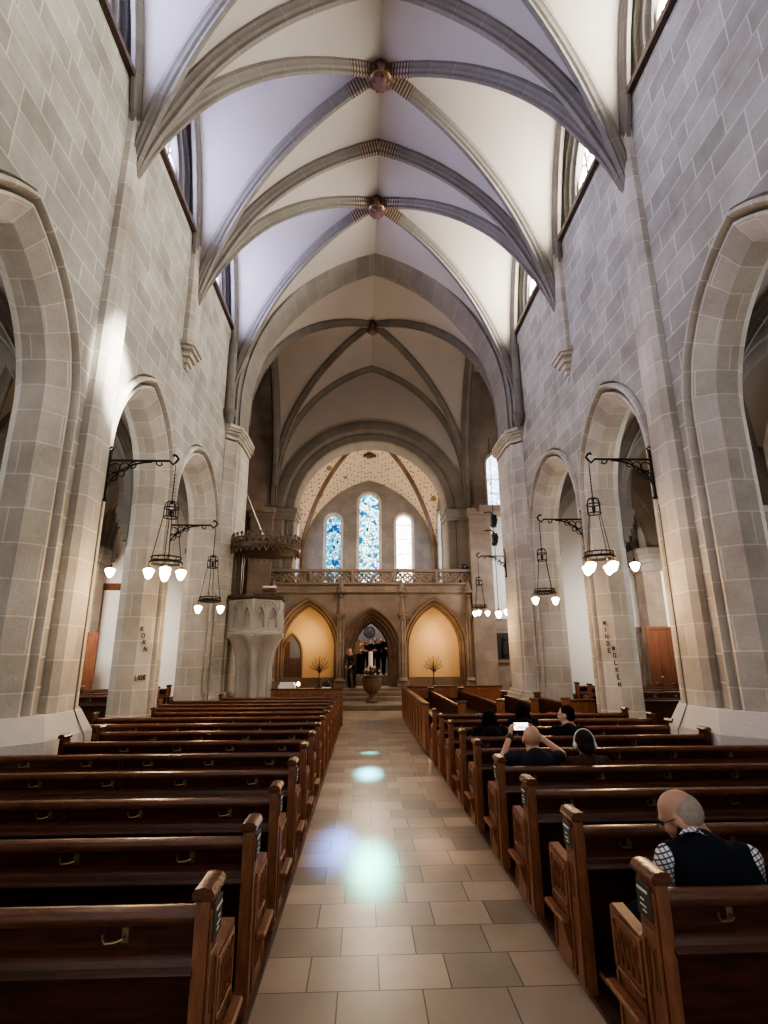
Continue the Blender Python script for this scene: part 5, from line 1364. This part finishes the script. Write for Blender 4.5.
# three more heads further on
person('person with long straight black hair, leftmost of the far sitters', (1.62, 7.25, 0), 0, BASE_SIT, dict(head=(0,.07,1.0)), M['blackcloth'], M['trousers'], M['skin'], 'long', M['hairblack'], 'long', .013)
t, at, g = person('person with loose black hair sitting beyond the raised phone', (2.31, 8.17, 0), 0, BASE_SIT, dict(head=(0,.07,1.02), elR=(.24,.22,.72), wrR=(.14,.36,.90)), M['blackcloth'], M['trousers'], M['skin'], 'long', M['hairblack'], 'long', .013, hs=1.08)
person('black haired person in black turning the head to the left', (2.63, 7.25, 0), 0, BASE_SIT, dict(head=(0,.07,1.05), F=(-.8,.6,-.05), U=(0,0,1)), M['blackcloth'], M['trousers'], M['skinpale'], 'short', M['hairblack'], 'long', .013)
# singers behind the middle arch
CZ = 1.0
sing = [(-.22, 24.8, 'singer in a cream blouse and black skirt, leftmost of the group', M['creamcloth'], True, .98, 'bun', M['hairbrown']),
        (.12, 25.55, 'singer in dark brown with red scarf tone, second from the left of the group', M['brownjacket'], False, .97, 'short', M['hairbrown']),
        (.36, 26.5, 'short singer in black in the middle of the group', M['blackcloth'], False, .95, 'short', M['hairblack']),
        (.55, 25.2, 'broad singer in black just right of the candle', M['blackcloth'], False, .99, 'short', M['hairblack']),
        (.82, 25.85, 'tall dark haired singer in black, second from the right', M['blackcloth'], False, 1.0, 'short', M['hairblack']),
        (1.06, 25.05, 'tallest singer in a black suit, rightmost of the group', M['blackcloth'], False, 1.06, 'short', M['hairbrown'])]
for k, (x, y, lab, mt, sk, sc, hr, hm) in enumerate(sing):
    person(lab.replace(' with red scarf tone', ''), (x, y, CZ), PI + (.25, -.1, .1, -.15, .2, .1)[k], BASE_STAND, dict(elL=(-.24,.04,1.09), wrL=(-.10,.22,1.08), elR=(.24,.04,1.09), wrR=(.10,.22,1.08)), mt, M['blackcloth'], M['skinpale'], hr, hm, 'long', .018, skirt=sk, sc=sc, group='singers behind the screen')
person('stooping man in a grey brown coat at the left of the middle arch', (-.42, 22.42, .60), 2.7, BASE_STAND, dict(chest=(0,.10,1.20), neck=(0,.17,1.32), head=(0,.25,1.43), F=(0,.85,-.5), U=(0,.5,.85), shL=(-.18,.14,1.27), shR=(.18,.14,1.27), elL=(-.24,.22,1.02), wrL=(-.14,.36,.86), elR=(.24,.22,1.02), wrR=(.14,.36,.86), knR=(.12,.10,.49)), M['greycoat'], M['trousers'], M['skinpale'], 'fringe', M['hairgrey'], 'long', .016, sc=.98)

# ------------------------------------------------------------------ light
def lamp(kind, name, loc, energy, colr, size=.3, rot=None, **kw):
    l = bpy.data.lights.new(name, kind); l.energy = energy; l.color = colr
    if kind == 'AREA': l.size = size
    elif kind != 'SUN': l.shadow_soft_size = size
    for k, v in kw.items(): setattr(l, k, v)
    o = bpy.data.objects.new(name, l); C.objects.link(o); o.location = loc
    if rot is not None: o.rotation_euler = rot
    return o
def aim(o, target):
    d = V(target) - o.location; o.rotation_euler = d.to_track_quat('-Z', 'Y').to_euler()
# warm spots washing the cream niches of the screen
for x in (-2.26, 2.96):
    lamp('POINT', 'niche_light', (x, SY-.35, 2.6), 15, (1, .70, .38), .3)
lamp('POINT', 'crossing_light', (.33, 19.6, 6.5), 110, (1, .80, .62), .5)  # added warm fill for the screen and crossing vault, no fitting behind it
lamp('POINT', 'choir_light', (.4, 26.6, 4.0), 7, (.8, .86, 1), .25)
lamp('POINT', 'chancel_wash', (.33, 26.5, 6.6), 330, (1, .80, .58), .5)  # added unseen fill that brightens the starred vault
l = lamp('SPOT', 'aisle_wash_left', (-6.3, 12.6, 3.6), 260, (1, .93, .84), .3, spot_size=1.5, spot_blend=.8); aim(l, (-7.6, 16.5, 2.2))  # added fill spot, unseen, to brighten the white left aisle walls
l = lamp('SPOT', 'aisle_wash_right', (6.9, 12.6, 3.8), 200, (1, .95, .90), .3, spot_size=1.5, spot_blend=.8); aim(l, (8.2, 16.5, 2.8))  # same kind of added fill for the right aisle walls
lamp('POINT', 'transept_wash_right', (7.4, 20.0, 5.0), 160, (.92, .94, 1), .5)
# narrow spotlight added inside the right clerestory, imitating daylight striking the first left pier
l = lamp('SPOT', 'sunbeam', (4.3, 5.6, 12.9), 22000, (1, .98, .9), .10, spot_size=.15, spot_blend=.8); aim(l, (-3.9, 7.85, 6.05))
l = lamp('SPOT', 'sunbeam', (4.3, 9.2, 12.9), 1200, (1, .98, .9), .05, spot_size=.05, spot_blend=.8); aim(l, (-4.0, 11.9, 6.3))  # weaker added spotlight of the same kind, farther along the left wall
# coloured spotlights added before the end window, imitating its light on the aisle floor
for (x, y), c, r, e in (((.15, 11.6), (.12, 1, .82), .16, 12000), ((.10, 9.3), (.2, .9, .9), .12, 7000), ((.09, 5.42), (.08, 1, .72), .12, 3800), ((-.29, 5.9), (.15, .32, 1), .13, 6000), ((.76, 5.9), (1, .62, .36), .12, 4000)):
    src = V((.33 + (c[2]-.8)*.5, 31.6, 9.6)); d = (V((x, y, 0)) - src).length
    l = lamp('SPOT', 'window_light', src, e, c, .12, spot_size=2*r/d, spot_blend=.9); aim(l, (x, y, 0))
w = bpy.data.worlds.new('World'); bpy.context.scene.world = w; w.use_nodes = True
bg = w.node_tree.nodes['Background']; bg.inputs[0].default_value = (.92, .92, .90, 1); bg.inputs[1].default_value = .30

# ------------------------------------------------------------------ camera
cam = bpy.data.cameras.new('camera'); co = bpy.data.objects.new('camera', cam); C.objects.link(co)
cx, cy = 384.0, 512.0; vpf, vpu = (363., 657.), (374., -1490.)
f = sqrt(-((vpf[0]-cx)*(vpu[0]-cx) + (vpf[1]-cy)*(vpu[1]-cy)))
Fv = V((vpf[0]-cx, vpf[1]-cy, f)).normalized(); Uv = V((vpu[0]-cx, vpu[1]-cy, f)).normalized(); Rv = -Fv.cross(Uv)
if Rv.x < 0: Rv = -Rv
# rows: world axes expressed in image coordinates (x right, y down, z forward)
W = Matrix((Rv, Fv, Uv))
right, downv, fwd = W @ V((1,0,0)), W @ V((0,1,0)), W @ V((0,0,1))
m = Matrix.Identity(4)
for r in range(3): m[r][0], m[r][1], m[r][2] = right[r], -downv[r], -fwd[r]
m.translation = V((0, 0, 1.78)); co.matrix_world = m
cam.sensor_fit = 'VERTICAL'; cam.sensor_height = 36; cam.sensor_width = 27; cam.lens = f/1024*36
cam.clip_start = .05; cam.clip_end = 200
bpy.context.scene.camera = co
sc = bpy.context.scene
sc.view_settings.view_transform = 'AgX'; sc.view_settings.look = 'AgX - Medium High Contrast'; sc.view_settings.exposure = 1.6
sc.cycles.use_denoising = True; sc.cycles.max_bounces = 8; sc.cycles.diffuse_bounces = 5; sc.cycles.sample_clamp_indirect = 6
